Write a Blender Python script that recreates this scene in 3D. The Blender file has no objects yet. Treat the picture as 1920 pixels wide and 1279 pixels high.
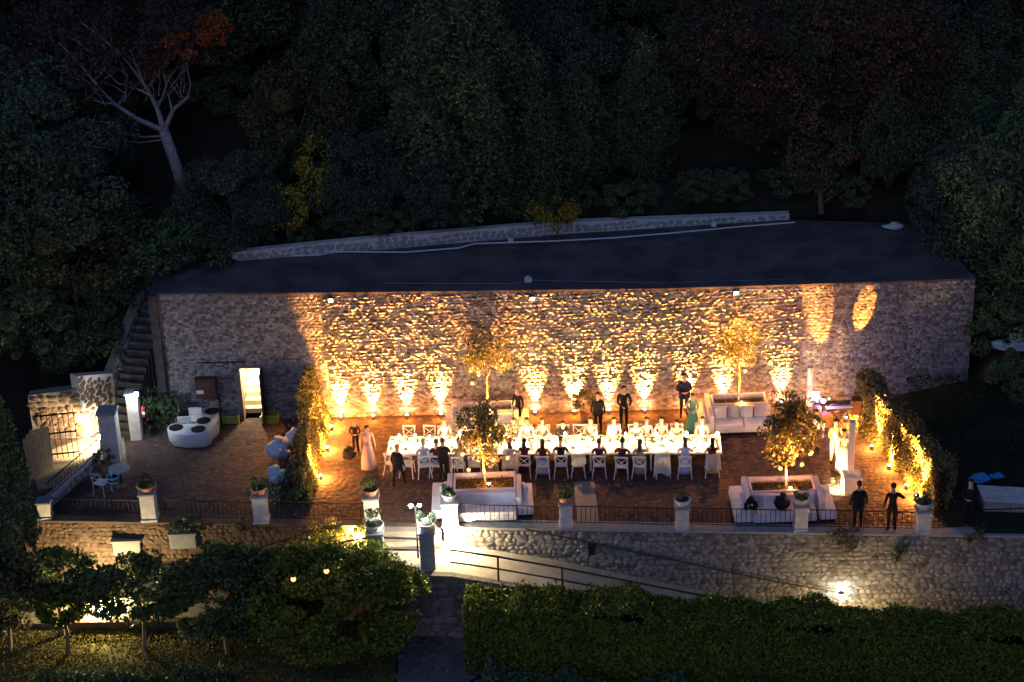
import bpy, bmesh, math, random
import numpy as np
from mathutils import Vector, Matrix, noise
random.seed(7); np.random.seed(7)
S = bpy.context.scene
COL = S.collection
R = math.radians
# ------------------------------------------------------------------ camera
CAM = Vector((0.0, -61.0, 35.0)); PITCH = R(26.0); ROLL = R(2.0); FPX = 3733.0
Fw = Vector((0, math.cos(PITCH), -math.sin(PITCH)))
_r = Vector((1, 0, 0)); _u = Vector((0, math.sin(PITCH), math.cos(PITCH)))
RT = _r * math.cos(ROLL) - _u * math.sin(ROLL)
UP = _r * math.sin(ROLL) + _u * math.cos(ROLL)
cd = bpy.data.cameras.new('camera'); cam = bpy.data.objects.new('camera', cd); COL.objects.link(cam)
cam.matrix_world = Matrix(((RT.x, UP.x, -Fw.x, CAM.x), (RT.y, UP.y, -Fw.y, CAM.y), (RT.z, UP.z, -Fw.z, CAM.z), (0, 0, 0, 1)))
cd.sensor_width = 36; cd.lens = FPX / 1920 * 36; cd.clip_start = 1; cd.clip_end = 1500
S.camera = cam
# ------------------------------------------------------------------ world, sun, exposure
W = bpy.data.worlds.new('World'); S.world = W; W.use_nodes = True
nt = W.node_tree; nt.nodes.clear()
sky = nt.nodes.new('ShaderNodeTexSky'); sky.sky_type = 'NISHITA'; sky.sun_disc = False
sky.sun_elevation = R(-1.5); sky.sun_rotation = R(200); sky.dust_density = 0.4; sky.ozone_density = 3.0
bg = nt.nodes.new('ShaderNodeBackground'); bg.inputs[1].default_value = 0.15
wo = nt.nodes.new('ShaderNodeOutputWorld')
nt.links.new(sky.outputs[0], bg.inputs[0]); nt.links.new(bg.outputs[0], wo.inputs[0])
sl = bpy.data.lights.new('sun', 'SUN'); sl.energy = 0.02; sl.angle = R(20); sl.color = (0.6, 0.75, 1)
sun = bpy.data.objects.new('sun', sl); COL.objects.link(sun); sun.rotation_euler = (R(40), 0, R(-20))
S.view_settings.view_transform = 'Standard'; S.view_settings.look = 'None'
S.view_settings.exposure = 3.0; S.view_settings.gamma = 1.0; S.view_settings.use_curve_mapping = False
S.render.engine = 'CYCLES'
S.cycles.max_bounces = 5; S.cycles.diffuse_bounces = 2; S.cycles.glossy_bounces = 2; S.cycles.transmission_bounces = 4
S.cycles.transparent_max_bounces = 6; S.cycles.sample_clamp_indirect = 3.0
S.cycles.use_denoising = True; S.cycles.caustics_reflective = False; S.cycles.caustics_refractive = False
# ------------------------------------------------------------------ geometry of the place from the view
def ray(px, py):
    return (Fw * FPX + RT * (px - 960.0) + UP * (639.5 - py)).normalized()
def P(px, py, z=0.0):
    d = ray(px, py); t = (z - CAM.z) / d.z
    return CAM + d * t
def PY(px, py, y):
    d = ray(px, py); t = (y - CAM.y) / d.y
    return CAM + d * t
def pix(p):
    v = Vector(p) - CAM; k = FPX / v.dot(Fw)
    return 960 + v.dot(RT) * k, 639.5 - v.dot(UP) * k
def zfor(p, py):
    lo, hi = -10.0, 14.0
    for _ in range(30):
        m = (lo + hi) / 2
        if pix((p[0], p[1], m))[1] > py: lo = m
        else: hi = m
    return (lo + hi) / 2
# ------------------------------------------------------------------ materials
def mat(name, col, rough=0.8, var=0.0, scale=6.0, metal=0.0, emit=None, estr=0.0, bump=0.0, col2=None, spec=0.3, island=False, transl=0.0, detail=4.0):
    m = bpy.data.materials.new(name); m.use_nodes = True
    n = m.node_tree; b = n.nodes['Principled BSDF']
    b.inputs['Base Color'].default_value = (*col, 1); b.inputs['Roughness'].default_value = rough
    b.inputs['Metallic'].default_value = metal; b.inputs['Specular IOR Level'].default_value = spec
    if emit:
        b.inputs['Emission Color'].default_value = (*emit, 1); b.inputs['Emission Strength'].default_value = estr
    if var > 0 or col2:
        c2 = col2 or tuple(min(1, c * (1 + var)) for c in col); c1 = col if col2 else tuple(c * (1 - var) for c in col)
        rmp = n.nodes.new('ShaderNodeValToRGB')
        rmp.color_ramp.elements[0].color = (*c1, 1); rmp.color_ramp.elements[1].color = (*c2, 1)
        tc = n.nodes.new('ShaderNodeTexCoord'); nz = n.nodes.new('ShaderNodeTexNoise')
        nz.inputs['Scale'].default_value = scale; nz.inputs['Detail'].default_value = detail
        n.links.new(tc.outputs['Object'], nz.inputs['Vector'])
        rmp.color_ramp.elements[0].position = 0.3; rmp.color_ramp.elements[1].position = 0.7
        if island:
            g = n.nodes.new('ShaderNodeNewGeometry'); ad = n.nodes.new('ShaderNodeMath'); ad.operation = 'MULTIPLY_ADD'
            ad.inputs[1].default_value = 0.6; n.links.new(g.outputs['Random Per Island'], ad.inputs[0])
            mu = n.nodes.new('ShaderNodeMath'); mu.operation = 'MULTIPLY'; mu.inputs[1].default_value = 0.4
            oi = n.nodes.new('ShaderNodeObjectInfo'); av = n.nodes.new('ShaderNodeMath'); av.operation = 'ADD'
            n.links.new(nz.outputs[0], av.inputs[0]); n.links.new(oi.outputs['Random'], av.inputs[1])
            n.links.new(av.outputs[0], mu.inputs[0]); mu.inputs[1].default_value = 0.25
            n.links.new(mu.outputs[0], ad.inputs[2]); n.links.new(ad.outputs[0], rmp.inputs[0])
        else:
            n.links.new(nz.outputs[0], rmp.inputs[0])
        n.links.new(rmp.outputs[0], b.inputs['Base Color'])
        if bump > 0:
            bp = n.nodes.new('ShaderNodeBump'); bp.inputs['Strength'].default_value = bump; bp.inputs['Distance'].default_value = 0.03
            n.links.new(nz.outputs[0], bp.inputs['Height']); n.links.new(bp.outputs[0], b.inputs['Normal'])
        if transl > 0:
            tr = n.nodes.new('ShaderNodeBsdfTranslucent'); mx = n.nodes.new('ShaderNodeMixShader'); mx.inputs[0].default_value = transl
            out = n.nodes['Material Output']
            n.links.new(rmp.outputs[0], tr.inputs[0]); n.links.new(b.outputs[0], mx.inputs[1]); n.links.new(tr.outputs[0], mx.inputs[2]); n.links.new(mx.outputs[0], out.inputs[0])
    return m
def emis(name, col, s):
    m = bpy.data.materials.new(name); m.use_nodes = True; n = m.node_tree; n.nodes.clear()
    e = n.nodes.new('ShaderNodeEmission'); e.inputs[0].default_value = (*col, 1); e.inputs[1].default_value = s
    o = n.nodes.new('ShaderNodeOutputMaterial'); n.links.new(e.outputs[0], o.inputs[0]); return m
def glassmat(name, col=(1, 1, 1)):
    m = bpy.data.materials.new(name); m.use_nodes = True; n = m.node_tree; n.nodes.clear()
    t = n.nodes.new('ShaderNodeBsdfTransparent'); t.inputs[0].default_value = (*col, 1)
    g = n.nodes.new('ShaderNodeBsdfGlossy'); g.inputs['Roughness'].default_value = 0.08
    x = n.nodes.new('ShaderNodeMixShader'); x.inputs[0].default_value = 0.12
    o = n.nodes.new('ShaderNodeOutputMaterial')
    n.links.new(t.outputs[0], x.inputs[1]); n.links.new(g.outputs[0], x.inputs[2]); n.links.new(x.outputs[0], o.inputs[0]); return m
M = dict(
    stone=mat('limestone', (0.105, 0.102, 0.11), 0.9, scale=3.0, bump=0.5, col2=(0.32, 0.31, 0.325), island=True),
    mortar_b=mat('brown_mortar', (0.06, 0.042, 0.032), 0.95, scale=7, bump=0.8, col2=(0.13, 0.09, 0.065)),
    stone_f=mat('front_limestone', (0.09, 0.085, 0.08), 0.95, scale=3.0, bump=0.6, col2=(0.26, 0.245, 0.235), island=True),
    mortar_f=mat('front_mortar', (0.09, 0.083, 0.078), 0.95, scale=7, bump=0.8, col2=(0.19, 0.18, 0.17)),
    stone_b=mat('brown_stone', (0.075, 0.05, 0.038), 0.95, scale=3.0, bump=0.5, col2=(0.17, 0.115, 0.08), island=True),
    mortar=mat('mortar', (0.15, 0.135, 0.12), 0.95, scale=9, bump=0.8, col2=(0.27, 0.245, 0.22)),
    render=mat('lime_render', (0.58, 0.56, 0.54), 0.9, 0.18, 4, bump=0.3),
    pave=mat('paving', (0.045, 0.034, 0.032), 0.95, scale=7.0, bump=0.8, detail=10, col2=(0.105, 0.062, 0.052), island=True),
    bed=mat('paving_bed', (0.06, 0.044, 0.041), 0.95, 0.3, 8),
    roof=mat('dark_gravel', (0.06, 0.05, 0.052), 0.95, scale=0.9, bump=0.4, col2=(0.15, 0.12, 0.12), detail=12),
    earth=mat('earth', (0.022, 0.02, 0.013), 1, 0.5, 0.6),
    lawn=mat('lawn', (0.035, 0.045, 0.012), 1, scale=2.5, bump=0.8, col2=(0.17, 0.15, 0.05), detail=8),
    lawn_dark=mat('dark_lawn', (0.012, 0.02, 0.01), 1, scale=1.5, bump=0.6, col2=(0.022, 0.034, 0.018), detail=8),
    path=mat('dark_path', (0.07, 0.07, 0.08), 0.9, scale=3, bump=0.5, col2=(0.17, 0.17, 0.185), detail=8),
    ramp=mat('ramp_concrete', (0.28, 0.25, 0.21), 0.9, scale=2.2, bump=0.3, col2=(0.40, 0.36, 0.31), detail=8),
    gravel=mat('pale_gravel', (0.2, 0.18, 0.13), 0.95, 0.35, 9, bump=0.8),
    darkstep=mat('dark_step', (0.035, 0.034, 0.036), 0.95, scale=4, bump=0.5, col2=(0.085, 0.082, 0.085), detail=8),
    iron=mat('black_iron', (0.02, 0.02, 0.022), 0.5, metal=0.6),
    rail=mat('grey_rail', (0.05, 0.048, 0.046), 0.5, metal=0.4),
    darkrail=mat('dark_rail', (0.06, 0.045, 0.04), 0.6, metal=0.3),
    white=mat('white_paint', (0.78, 0.78, 0.78), 0.5),
    cloth=mat('white_cloth', (0.8, 0.79, 0.77), 0.9),
    sofa=mat('white_upholstery', (0.78, 0.76, 0.79), 0.9, 0.08, 3, bump=0.6),
    cushion=mat('cushion_fabric', (0.72, 0.70, 0.70), 0.95),
    cushion_g=mat('grey_cushion_fabric', (0.42, 0.42, 0.46), 0.95),
    terracotta=mat('terracotta', (0.45, 0.22, 0.13), 0.85, 0.2, 6),
    soil=mat('soil', (0.07, 0.05, 0.03), 1, 0.4, 9, bump=0.8),
    bark=mat('bark', (0.16, 0.12, 0.09), 0.95, 0.3, 7, bump=0.6),
    palebark=mat('pale_bark', (0.3, 0.29, 0.31), 0.95, 0.35, 5, bump=0.6),
    leaf=mat('leaf', (0.035, 0.065, 0.025), 0.5, col2=(0.13, 0.18, 0.06), island=True, transl=0.25, scale=1.2),
    leafdark=mat('dark_leaf', (0.04, 0.07, 0.036), 0.7, col2=(0.135, 0.20, 0.09), island=True, transl=0.15, scale=0.6),
    leafblue=mat('blue_green_leaf', (0.035, 0.065, 0.045), 0.7, col2=(0.11, 0.17, 0.105), island=True, transl=0.15, scale=0.6),
    leafolive=mat('olive_leaf', (0.05, 0.06, 0.025), 0.7, col2=(0.15, 0.15, 0.065), island=True, transl=0.15, scale=0.6),
    leafbrown=mat('brown_leaf', (0.045, 0.032, 0.024), 0.8, col2=(0.135, 0.085, 0.055), island=True, transl=0.15, scale=0.6),
    leafpine=mat('pine_needle', (0.03, 0.022, 0.02), 0.8, col2=(0.085, 0.06, 0.05), island=True, transl=0.1, scale=0.6),
    leafrust=mat('rust_leaf', (0.14, 0.05, 0.02), 0.8, col2=(0.42, 0.15, 0.05), island=True, transl=0.2, scale=0.6),
    leafyellowlit=mat('yellow_lit_leaf', (0.12, 0.11, 0.02), 0.7, col2=(0.55, 0.45, 0.05), island=True, transl=0.25, scale=0.6),  # yellow light on foliage is put into this leaf colour
    leafhedge=mat('hedge_leaf', (0.04, 0.07, 0.012), 0.5, col2=(0.19, 0.235, 0.03), island=True, transl=0.25, scale=1.0),
    leafpale=mat('pale_leaf', (0.2, 0.3, 0.18), 0.7, col2=(0.4, 0.5, 0.34), island=True, transl=0.2, scale=1),
    leafivy=mat('ivy_leaf', (0.05, 0.06, 0.02), 0.6, col2=(0.24, 0.23, 0.10), island=True, transl=0.3, scale=1),
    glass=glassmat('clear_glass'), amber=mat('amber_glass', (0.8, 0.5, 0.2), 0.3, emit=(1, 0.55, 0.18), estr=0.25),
    flame=emis('flame', (1, 0.72, 0.35), 40), lens=emis('lamp_lens', (1, 0.93, 0.75), 25), lens_cold=emis('cold_lens', (0.85, 0.93, 1), 30),
    screen=emis('screen', (0.72, 0.85, 1), 4), globe=emis('lantern_globe', (1, .42, .13), .35), bulb=emis('warm_bulb', (1, 0.6, 0.25), 3), purple=emis('purple_lens', (0.55, 0.3, 1), 14), green=emis('green_lens', (0.1, 1, 0.35), 5),
    wax=mat('wax', (0.85, 0.8, 0.7), 0.6), china=mat('china', (0.8, 0.79, 0.76), 0.3), black=mat('black_plastic', (0.015, 0.015, 0.017), 0.5),
    redwood=mat('brown_panel', (0.10, 0.045, 0.035), 0.7, 0.2, 8), doorwood=mat('dark_door', (0.06, 0.045, 0.045), 0.7), plaster=mat('plaster', (0.62, 0.55, 0.42), 0.9),
    gatewood=mat('gate_board', (0.30, 0.23, 0.14), 0.8, 0.2, 6), crate=mat('crate_green', (0.42, 0.46, 0.07), 0.6), red=mat('red_paint', (0.5, 0.03, 0.03), 0.5),
    bluebag=mat('blue_plastic', (0.25, 0.55, 0.68), 0.5), plastic=mat('white_plastic_bag', (0.55, 0.57, 0.68), 0.5, 0.1, 5, bump=0.6), bluefab=mat('blue_fabric', (0.05, 0.25, 0.6), 0.8),
    pipe=mat('pale_pipe', (0.6, 0.66, 0.7), 0.5), concrete=mat('concrete', (0.3, 0.31, 0.31), 0.9, 0.15, 5, bump=0.3), plate=mat('steel_plate', (0.17, 0.19, 0.22), 0.7, 0.1, 6),
    flower=mat('flower_petal', (0.8, 0.74, 0.66), 0.8), pinkfl=mat('pink_petal', (0.6, 0.25, 0.22), 0.8), lacquer=mat('black_cloth', (0.015, 0.013, 0.015), 0.9), wood=mat('wood', (0.3, 0.2, 0.12), 0.7, 0.2, 8), chrome=mat('chrome', (0.7, 0.7, 0.72), 0.2, metal=1.0))
def fabric(name, c): return mat(name, c, 0.9)
# ------------------------------------------------------------------ mesh helpers
class MB:
    def __init__(s): s.b = bmesh.new()
    def box(s, c, size, rot=None, bev=0.0):
        r = bmesh.ops.create_cube(s.b, size=1.0); vs = r['verts']
        mt = Matrix.Translation(Vector(c)) @ (rot.to_4x4() if rot else Matrix.Identity(4)) @ Matrix.Diagonal((*size, 1))
        bmesh.ops.transform(s.b, matrix=mt, verts=vs)
        if bev > 0:
            es = list({e for v in vs for e in v.link_edges})
            bmesh.ops.bevel(s.b, geom=es, offset=bev, segments=2, affect='EDGES', profile=0.6)
        return s
    def tube(s, pts, rad, n=8, cap=True):
        pts = [Vector(p) for p in pts]
        if not isinstance(rad, (list, tuple)): rad = [rad] * len(pts)
        rings = []
        for i, p in enumerate(pts):
            d = (pts[min(i + 1, len(pts) - 1)] - pts[max(i - 1, 0)]).normalized()
            a = d.cross(Vector((0, 0, 1)) if abs(d.z) < 0.9 else Vector((1, 0, 0))).normalized(); b = d.cross(a)
            rings.append([s.b.verts.new(p + (a * math.cos(2 * math.pi * k / n) + b * math.sin(2 * math.pi * k / n)) * rad[i]) for k in range(n)])
        for i in range(len(rings) - 1):
            for k in range(n):
                s.b.faces.new((rings[i][k], rings[i][(k + 1) % n], rings[i + 1][(k + 1) % n], rings[i + 1][k]))
        if cap:
            s.b.faces.new(rings[0][::-1]); s.b.faces.new(rings[-1])
        return s
    def lathe(s, prof, c=(0, 0, 0), n=14, sx=1.0, sy=1.0, wob=0.0):
        c = Vector(c); rings = []
        for i, (r, z) in enumerate(prof):
            rings.append([s.b.verts.new(c + Vector((r * sx * math.cos(2 * math.pi * k / n) * (1 + wob * math.sin(k * 2.4 + i)), r * sy * math.sin(2 * math.pi * k / n) * (1 + wob * math.sin(k * 1.9 + i * 2)), z))) for k in range(n)])
        for i in range(len(rings) - 1):
            for k in range(n):
                s.b.faces.new((rings[i][k], rings[i][(k + 1) % n], rings[i + 1][(k + 1) % n], rings[i + 1][k]))
        s.b.faces.new(rings[0][::-1]); s.b.faces.new(rings[-1])
        return s
    def prism(s, poly, z0, z1):
        # poly: list of (x,y); z0/z1 numbers or lists
        n = len(poly); Z0 = z0 if isinstance(z0, (list, tuple)) else [z0] * n; Z1 = z1 if isinstance(z1, (list, tuple)) else [z1] * n
        a = [s.b.verts.new((p[0], p[1], Z0[i])) for i, p in enumerate(poly)]; t = [s.b.verts.new((p[0], p[1], Z1[i])) for i, p in enumerate(poly)]
        s.b.faces.new(a[::-1]); s.b.faces.new(t)
        for i in range(n):
            s.b.faces.new((a[i], a[(i + 1) % n], t[(i + 1) % n], t[i]))
        return s
    def ball(s, c, r, sc=(1, 1, 1), sub=2):
        rr = bmesh.ops.create_icosphere(s.b, subdivisions=sub, radius=r)
        bmesh.ops.transform(s.b, matrix=Matrix.Translation(Vector(c)) @ Matrix.Diagonal((*sc, 1)), verts=rr['verts'])
        return s
    def build(s, name, m, parent=None, smooth=False):
        bmesh.ops.recalc_face_normals(s.b, faces=s.b.faces)
        me = bpy.data.meshes.new(name); s.b.to_mesh(me); s.b.free()
        if smooth: me.polygons.foreach_set('use_smooth', [True] * len(me.polygons))
        return link(name, me, m, parent)
def link(name, me, m, parent=None):
    if m and len(me.materials) == 0: me.materials.append(m)
    o = bpy.data.objects.new(name, me); COL.objects.link(o); o.parent = parent
    return o
def tag(o, label=None, cat=None, group=None, kind=None):
    for k, v in (('label', label), ('category', cat), ('group', group), ('kind', kind)):
        if v: o[k] = v
    return o
def thing(name, label, cat, loc=(0, 0, 0), rz=0.0, group=None):
    o = bpy.data.objects.new(name, None); o.empty_display_size = 0.2; COL.objects.link(o)
    o.location = loc; o.rotation_euler = (0, 0, rz)
    return tag(o, label, cat, group)
def copy_thing(root, loc, rz=0.0, label=None, group=None, scale=None):
    r = root.copy(); COL.objects.link(r); r.location = loc; r.rotation_euler = (0, 0, rz)
    if scale: r.scale = scale if isinstance(scale, tuple) else (scale,) * 3
    if label: r['label'] = label
    if group: r['group'] = group
    for c in list(root.children):
        k = c.copy(); COL.objects.link(k); k.parent = r
        for g in list(c.children):
            q = g.copy(); COL.objects.link(q); q.parent = k
    return r
def npmesh(name, V, Fq):
    me = bpy.data.meshes.new(name); nv = len(V); nf = len(Fq); k = Fq.shape[1]
    me.vertices.add(nv); me.vertices.foreach_set('co', V.astype(np.float32).ravel())
    me.loops.add(nf * k); me.loops.foreach_set('vertex_index', Fq.astype(np.int32).ravel())
    me.polygons.add(nf); me.polygons.foreach_set('loop_start', np.arange(0, nf * k, k, dtype=np.int32)); me.polygons.foreach_set('loop_total', np.full(nf, k, dtype=np.int32))
    me.update(); me.validate(); return me
def lamp(name, typ, loc, energy, color, parent=None, size=0.05, spot=None, blend=0.5, aim=None):
    l = bpy.data.lights.new(name, typ); l.energy = energy; l.color = color; l.shadow_soft_size = size
    if spot: l.spot_size = R(spot); l.spot_blend = blend
    o = bpy.data.objects.new(name, l); COL.objects.link(o); o.parent = parent; o.location = loc
    if aim is not None: o.rotation_euler = Vector(aim).to_track_quat('-Z', 'Y').to_euler()
    return o
# leaves: centres (n,3), size -> rhombus leaf mesh
def leafmesh(name, C, size, up=0.3):
    n = len(C); rng = np.random.default_rng(n + int(size * 1000))
    a = rng.normal(size=(n, 3)); a /= np.linalg.norm(a, axis=1)[:, None]
    b = rng.normal(size=(n, 3)); b[:, 2] += up; b -= a * (a * b).sum(1)[:, None]; b /= np.linalg.norm(b, axis=1)[:, None]
    s = (size * rng.uniform(0.6, 1.3, n))[:, None]
    V = np.empty((n, 4, 3)); V[:, 0] = C - a * s * 0.6; V[:, 1] = C + b * s * 0.33; V[:, 2] = C + a * s * 0.6; V[:, 3] = C - b * s * 0.33
    return npmesh(name, V.reshape(-1, 3), np.arange(n * 4).reshape(n, 4))
def crown_pts(n, K, rx, ry, rz, spread=0.28, seed=1, cone=0.0, fill=0.35):
    rng = np.random.default_rng(seed)
    d = rng.normal(size=(K, 3)); d /= np.linalg.norm(d, axis=1)[:, None]
    rr = rng.uniform(fill, 1.0, K) ** 0.6; c = d * rr[:, None]
    if cone > 0: c[:, :2] *= (1 - cone * (c[:, 2:3] + 1) / 2) * 1.15
    idx = rng.integers(0, K, n); cs = rng.uniform(0.6, 1.3, K)
    p = rng.normal(size=(n, 3)); p /= np.linalg.norm(p, axis=1)[:, None]; p *= (rng.uniform(0.4, 1, n) ** 0.5)[:, None]
    p = c[idx] + p * (spread * cs[idx])[:, None]
    return p * np.array([rx, ry, rz])
def hedge_pts(n, A, B, thick, zb, zt, seed=3, wob=0.12, bat=0.0):
    # box-like hedge between plan points A and B, offset thick to the far (left-hand) side; leaves near surfaces
    rng = np.random.default_rng(seed); A = np.array(A[:2]); B = np.array(B[:2]); L = np.linalg.norm(B - A); t = (B - A) / L; nn = np.array([-t[1], t[0]])
    u = rng.uniform(0, 1, n); f = rng.uniform(0, 1, n); v = rng.uniform(0, 1, n); w = rng.uniform(0, 1, n)
    zt_ = zt[0] + (zt[1] - zt[0]) * u; zb_ = zb[0] + (zb[1] - zb[0]) * u; H = zt_ - zb_
    pt = thick / (thick + 2 * np.mean(H)); face = np.where(f < pt, 0, np.where(f < pt + (1 - pt) * 0.6, 1, 2))
    dep = rng.exponential(0.07, n)
    z = np.where(face == 0, zt_ - dep, zb_ + H * v); o = np.where(face == 0, thick * w, np.where(face == 1, dep, thick - dep))
    bumpy = np.sin(u * L * 2.1 + seed) * 0.5 + np.sin(u * L * 5.3 + z * 2) * 0.3 + np.sin(z * 4.1 + u * L * 1.3) * 0.4
    o = o + np.where(face == 1, -1, 1) * bumpy * wob; z = z + (face == 0) * (bumpy * wob + rng.exponential(0.06, n))
    o = o + bat * (z - zb_)
    xy = A + t * (u * L)[:, None] + nn * o[:, None]
    return np.c_[xy, z]
# ------------------------------------------------------------------ stones
def stone_unit(seed, flat=False):
    rng = random.Random(seed); n = 9; vs = []; fs = []
    rad = [0.5 * rng.uniform(0.8, 1.08) for _ in range(n)]
    for k, (s, y) in enumerate(((1.0, 0.25), (0.93, -0.45), (0.66, -0.9)) if not flat else ((1.0, 0.3), (0.93, -0.9))):
        for i in range(n):
            a = 2 * math.pi * i / n
            ca, sa = math.cos(a), math.sin(a)
            q = 1 / max(abs(ca), abs(sa)); q = 1 + (q - 1) * 0.55
            vs.append((rad[i] * s * ca * q, y + rng.uniform(-0.12, 0.12) * (0 if flat else 1), rad[i] * s * sa * q))
    rings = 3 if not flat else 2
    vs.append((rng.uniform(-.08, .08), -1.0, rng.uniform(-.08, .08)))
    for r in range(rings - 1):
        for i in range(n):
            j = (i + 1) % n; a, b, c, d = r * n + i, r * n + j, (r + 1) * n + j, (r + 1) * n + i
            fs += [(a, b, c), (a, c, d)]
    for i in range(n): fs.append(((rings - 1) * n + i, (rings - 1) * n + (i + 1) % n, rings * n))
    return np.array(vs), np.array(fs)
UNITS = [stone_unit(i) for i in range(14)]; FUNITS = [stone_unit(40 + i, True) for i in range(10)]
_stone_me = {}
def stone_mesh(i, flat, m):
    key = (i, flat, m.name)
    if key not in _stone_me:
        V, F = (FUNITS if flat else UNITS)[i]
        me = npmesh('stone', V, F); me.materials.append(m); _stone_me[key] = me
    return _stone_me[key]
def lay_stones(root, O, X, Y, Z, cells, m, prot, flat=False, name='stone', nparts=300, stuffname='small_stones', lowflat=None):
    """O origin, X along, Z up in the surface, Y = inward normal; cells = (u, v, w, h, rot)"""
    units = FUNITS if flat else UNITS; X, Y, Z, O = map(Vector, (X, Y, Z, O))
    order = sorted(range(len(cells)), key=lambda i: -cells[i][2] * cells[i][3]); big = set(order[:nparts])
    VV = []; FF = []; off = 0
    for i, (u, v, w, h, a) in enumerate(cells):
        k = random.randrange(len(units)); pr = prot * (random.uniform(0.6, 1.25) if flat else random.uniform(0.3, 1.5)) * (lowflat(v) if lowflat else 1.0)
        ca, sa = math.cos(a), math.sin(a)
        ax = (X * ca + Z * sa) * w; az = (-X * sa + Z * ca) * h; ay = Y * pr; o = O + X * u + Z * v
        mt = Matrix(((ax.x, ay.x, az.x, o.x), (ax.y, ay.y, az.y, o.y), (ax.z, ay.z, az.z, o.z), (0, 0, 0, 1)))
        if i in big:
            ob = link(name, stone_mesh(k, flat, m), None, root); ob.matrix_local = mt
        else:
            V, F = units[k]; A = np.array(mt)
            VV.append(V @ A[:3, :3].T + A[:3, 3]); FF.append(F + off); off += len(V)
    if VV:
        me = npmesh(stuffname, np.concatenate(VV), np.concatenate(FF)); o = link(stuffname, me, m, root); o['kind'] = 'stuff'
def wall_cells(L, zb, zt, w0, h0, seed=1, skip=None):
    rng = random.Random(seed); out = []; v = min(zb(0), zb(L)) ; vmax = max(zt(0), zt(L)); row = 0
    while v < vmax:
        h = h0 * rng.uniform(0.8, 1.25); u = -rng.uniform(0, w0)
        while u < L:
            w = w0 * rng.uniform(0.55, 1.5); cu = u + w / 2; cv = v + h / 2 + 0.35 * h0 * math.sin(cu * 1.7 + row) * rng.uniform(0.4, 1)
            if 0.05 < cu < L - 0.05 and zb(cu) < cv < zt(cu) - h * 0.45 and not (skip and skip(cu, cv)):
                out.append((cu, cv, w * rng.uniform(.8, 1.1), h * rng.uniform(0.7, 1.2), rng.gauss(0, 0.3)))
            u += w
        v += h * 0.92; row += 1
    return out
def wall_seg(root, A, B, zb, zt, thick, m, core, w0, h0, prot, seed=1, skip=None, nparts=300, hole=None, lowflat=None):
    """A->B plan line of the visible face (camera side on the right hand when walking A->B); zb, zt: (at A, at B)"""
    A = Vector((A[0], A[1], 0)); B = Vector((B[0], B[1], 0)); X = (B - A).normalized(); L = (B - A).length
    Y = Vector((-X.y, X.x, 0))
    def seg(u0, u1, f0, f1, nm='wall_core'):
        a = A + X * u0; b = A + X * u1
        g = lambda z, u: z[0] + (z[1] - z[0]) * u / L
        mb = MB(); poly = [a, b, b + Y * thick, a + Y * thick]
        z0 = [f0(u0), f0(u1), f0(u1), f0(u0)]; z1 = [f1(u0), f1(u1), f1(u1), f1(u0)]
        mb.prism([(p.x, p.y) for p in poly], z0, z1).build(nm, core, root)
    fb = lambda u: zb[0] + (zb[1] - zb[0]) * u / L
    ft = lambda u: zt[0] + (zt[1] - zt[0]) * u / L
    if hole:
        h0_, h1_, hz = hole
        seg(0, h0_, fb, ft); seg(h1_, L, fb, ft); seg(h0_, h1_, lambda u: hz, ft)
    else: seg(0, L, fb, ft)
    lay_stones(root, A, X, Y, (0, 0, 1), wall_cells(L, fb, ft, w0, h0, seed, skip), m, prot, nparts=nparts, lowflat=lowflat)
# ================================================================== SETTING
WB = [P(322, 790), P(620, 782), P(1240, 768), P(1500, 753), P(1812, 741)]          # foot of the big wall
WTOP = [552, 551, 543, 535, 524]
WZ = [zfor(p, t) for p, t in zip(WB, WTOP)]
BK = [P(415, 492, WZ[0]), P(700, 470, WZ[1]), P(1050, 440, WZ[2]), P(1480, 412, WZ[3]), P(1740, 420, WZ[4])]
yTF = lambda x: float(np.interp(x, [TF[0].x, TF[1].x, TF[2].x, TF[3].x], [p.y for p in TF]))
def PW(px, py, off):
    p = PY(px, py, TF[2].y - off)
    for _ in range(4): p = PY(px, py, yTF(p.x) - off)
    return p
def TFpt(px, off=0.0): return P(px, 977 + (px - 85) * 0.0158 + off, 0.0)
TF = [TFpt(40), TFpt(690), TFpt(832), TFpt(1980)]
ZW = sum(WZ) / len(WZ)
y_back = lambda x: float(np.interp(x, [b.x for b in BK], [b.y for b in BK]))
y_front = TF[0].y
YA = P(110, 815).y + .7
def hgt(x, y):
    yb = y_back(x) + 0.5; yf = y_front
    if y > yb: z = ZW + (y - yb) * 0.68
    else:
        side = min(1.0, max(0.0, max(-x - 13.2, x - 15.5) / 2.5))
        zs = float(np.interp(y, [yf - 12, yf - 2, yf + 1.5, YA, YA + 1.2, yb], [-5.5, -3.3, -0.8, -0.7, 1.6, ZW])) if x < 0 else float(np.interp(y, [yf - 12, yf - 2, yf + 3, yb], [-5.5, -3.3, -0.2, ZW]))
        if y > yf - 0.2: z = zs * side + -1.5 * (1 - side)
        else: z = min(zs, -3.15 - 2.4 * min(1.0, max(0.0, x / 16)))
    if y < yf - 14: z = -5.5 - (yf - 14 - y) * 0.06
    return z + (noise.noise(Vector((x * 0.15, y * 0.15, 0))) * 0.8 if y > yb + 2 else 0)
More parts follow.
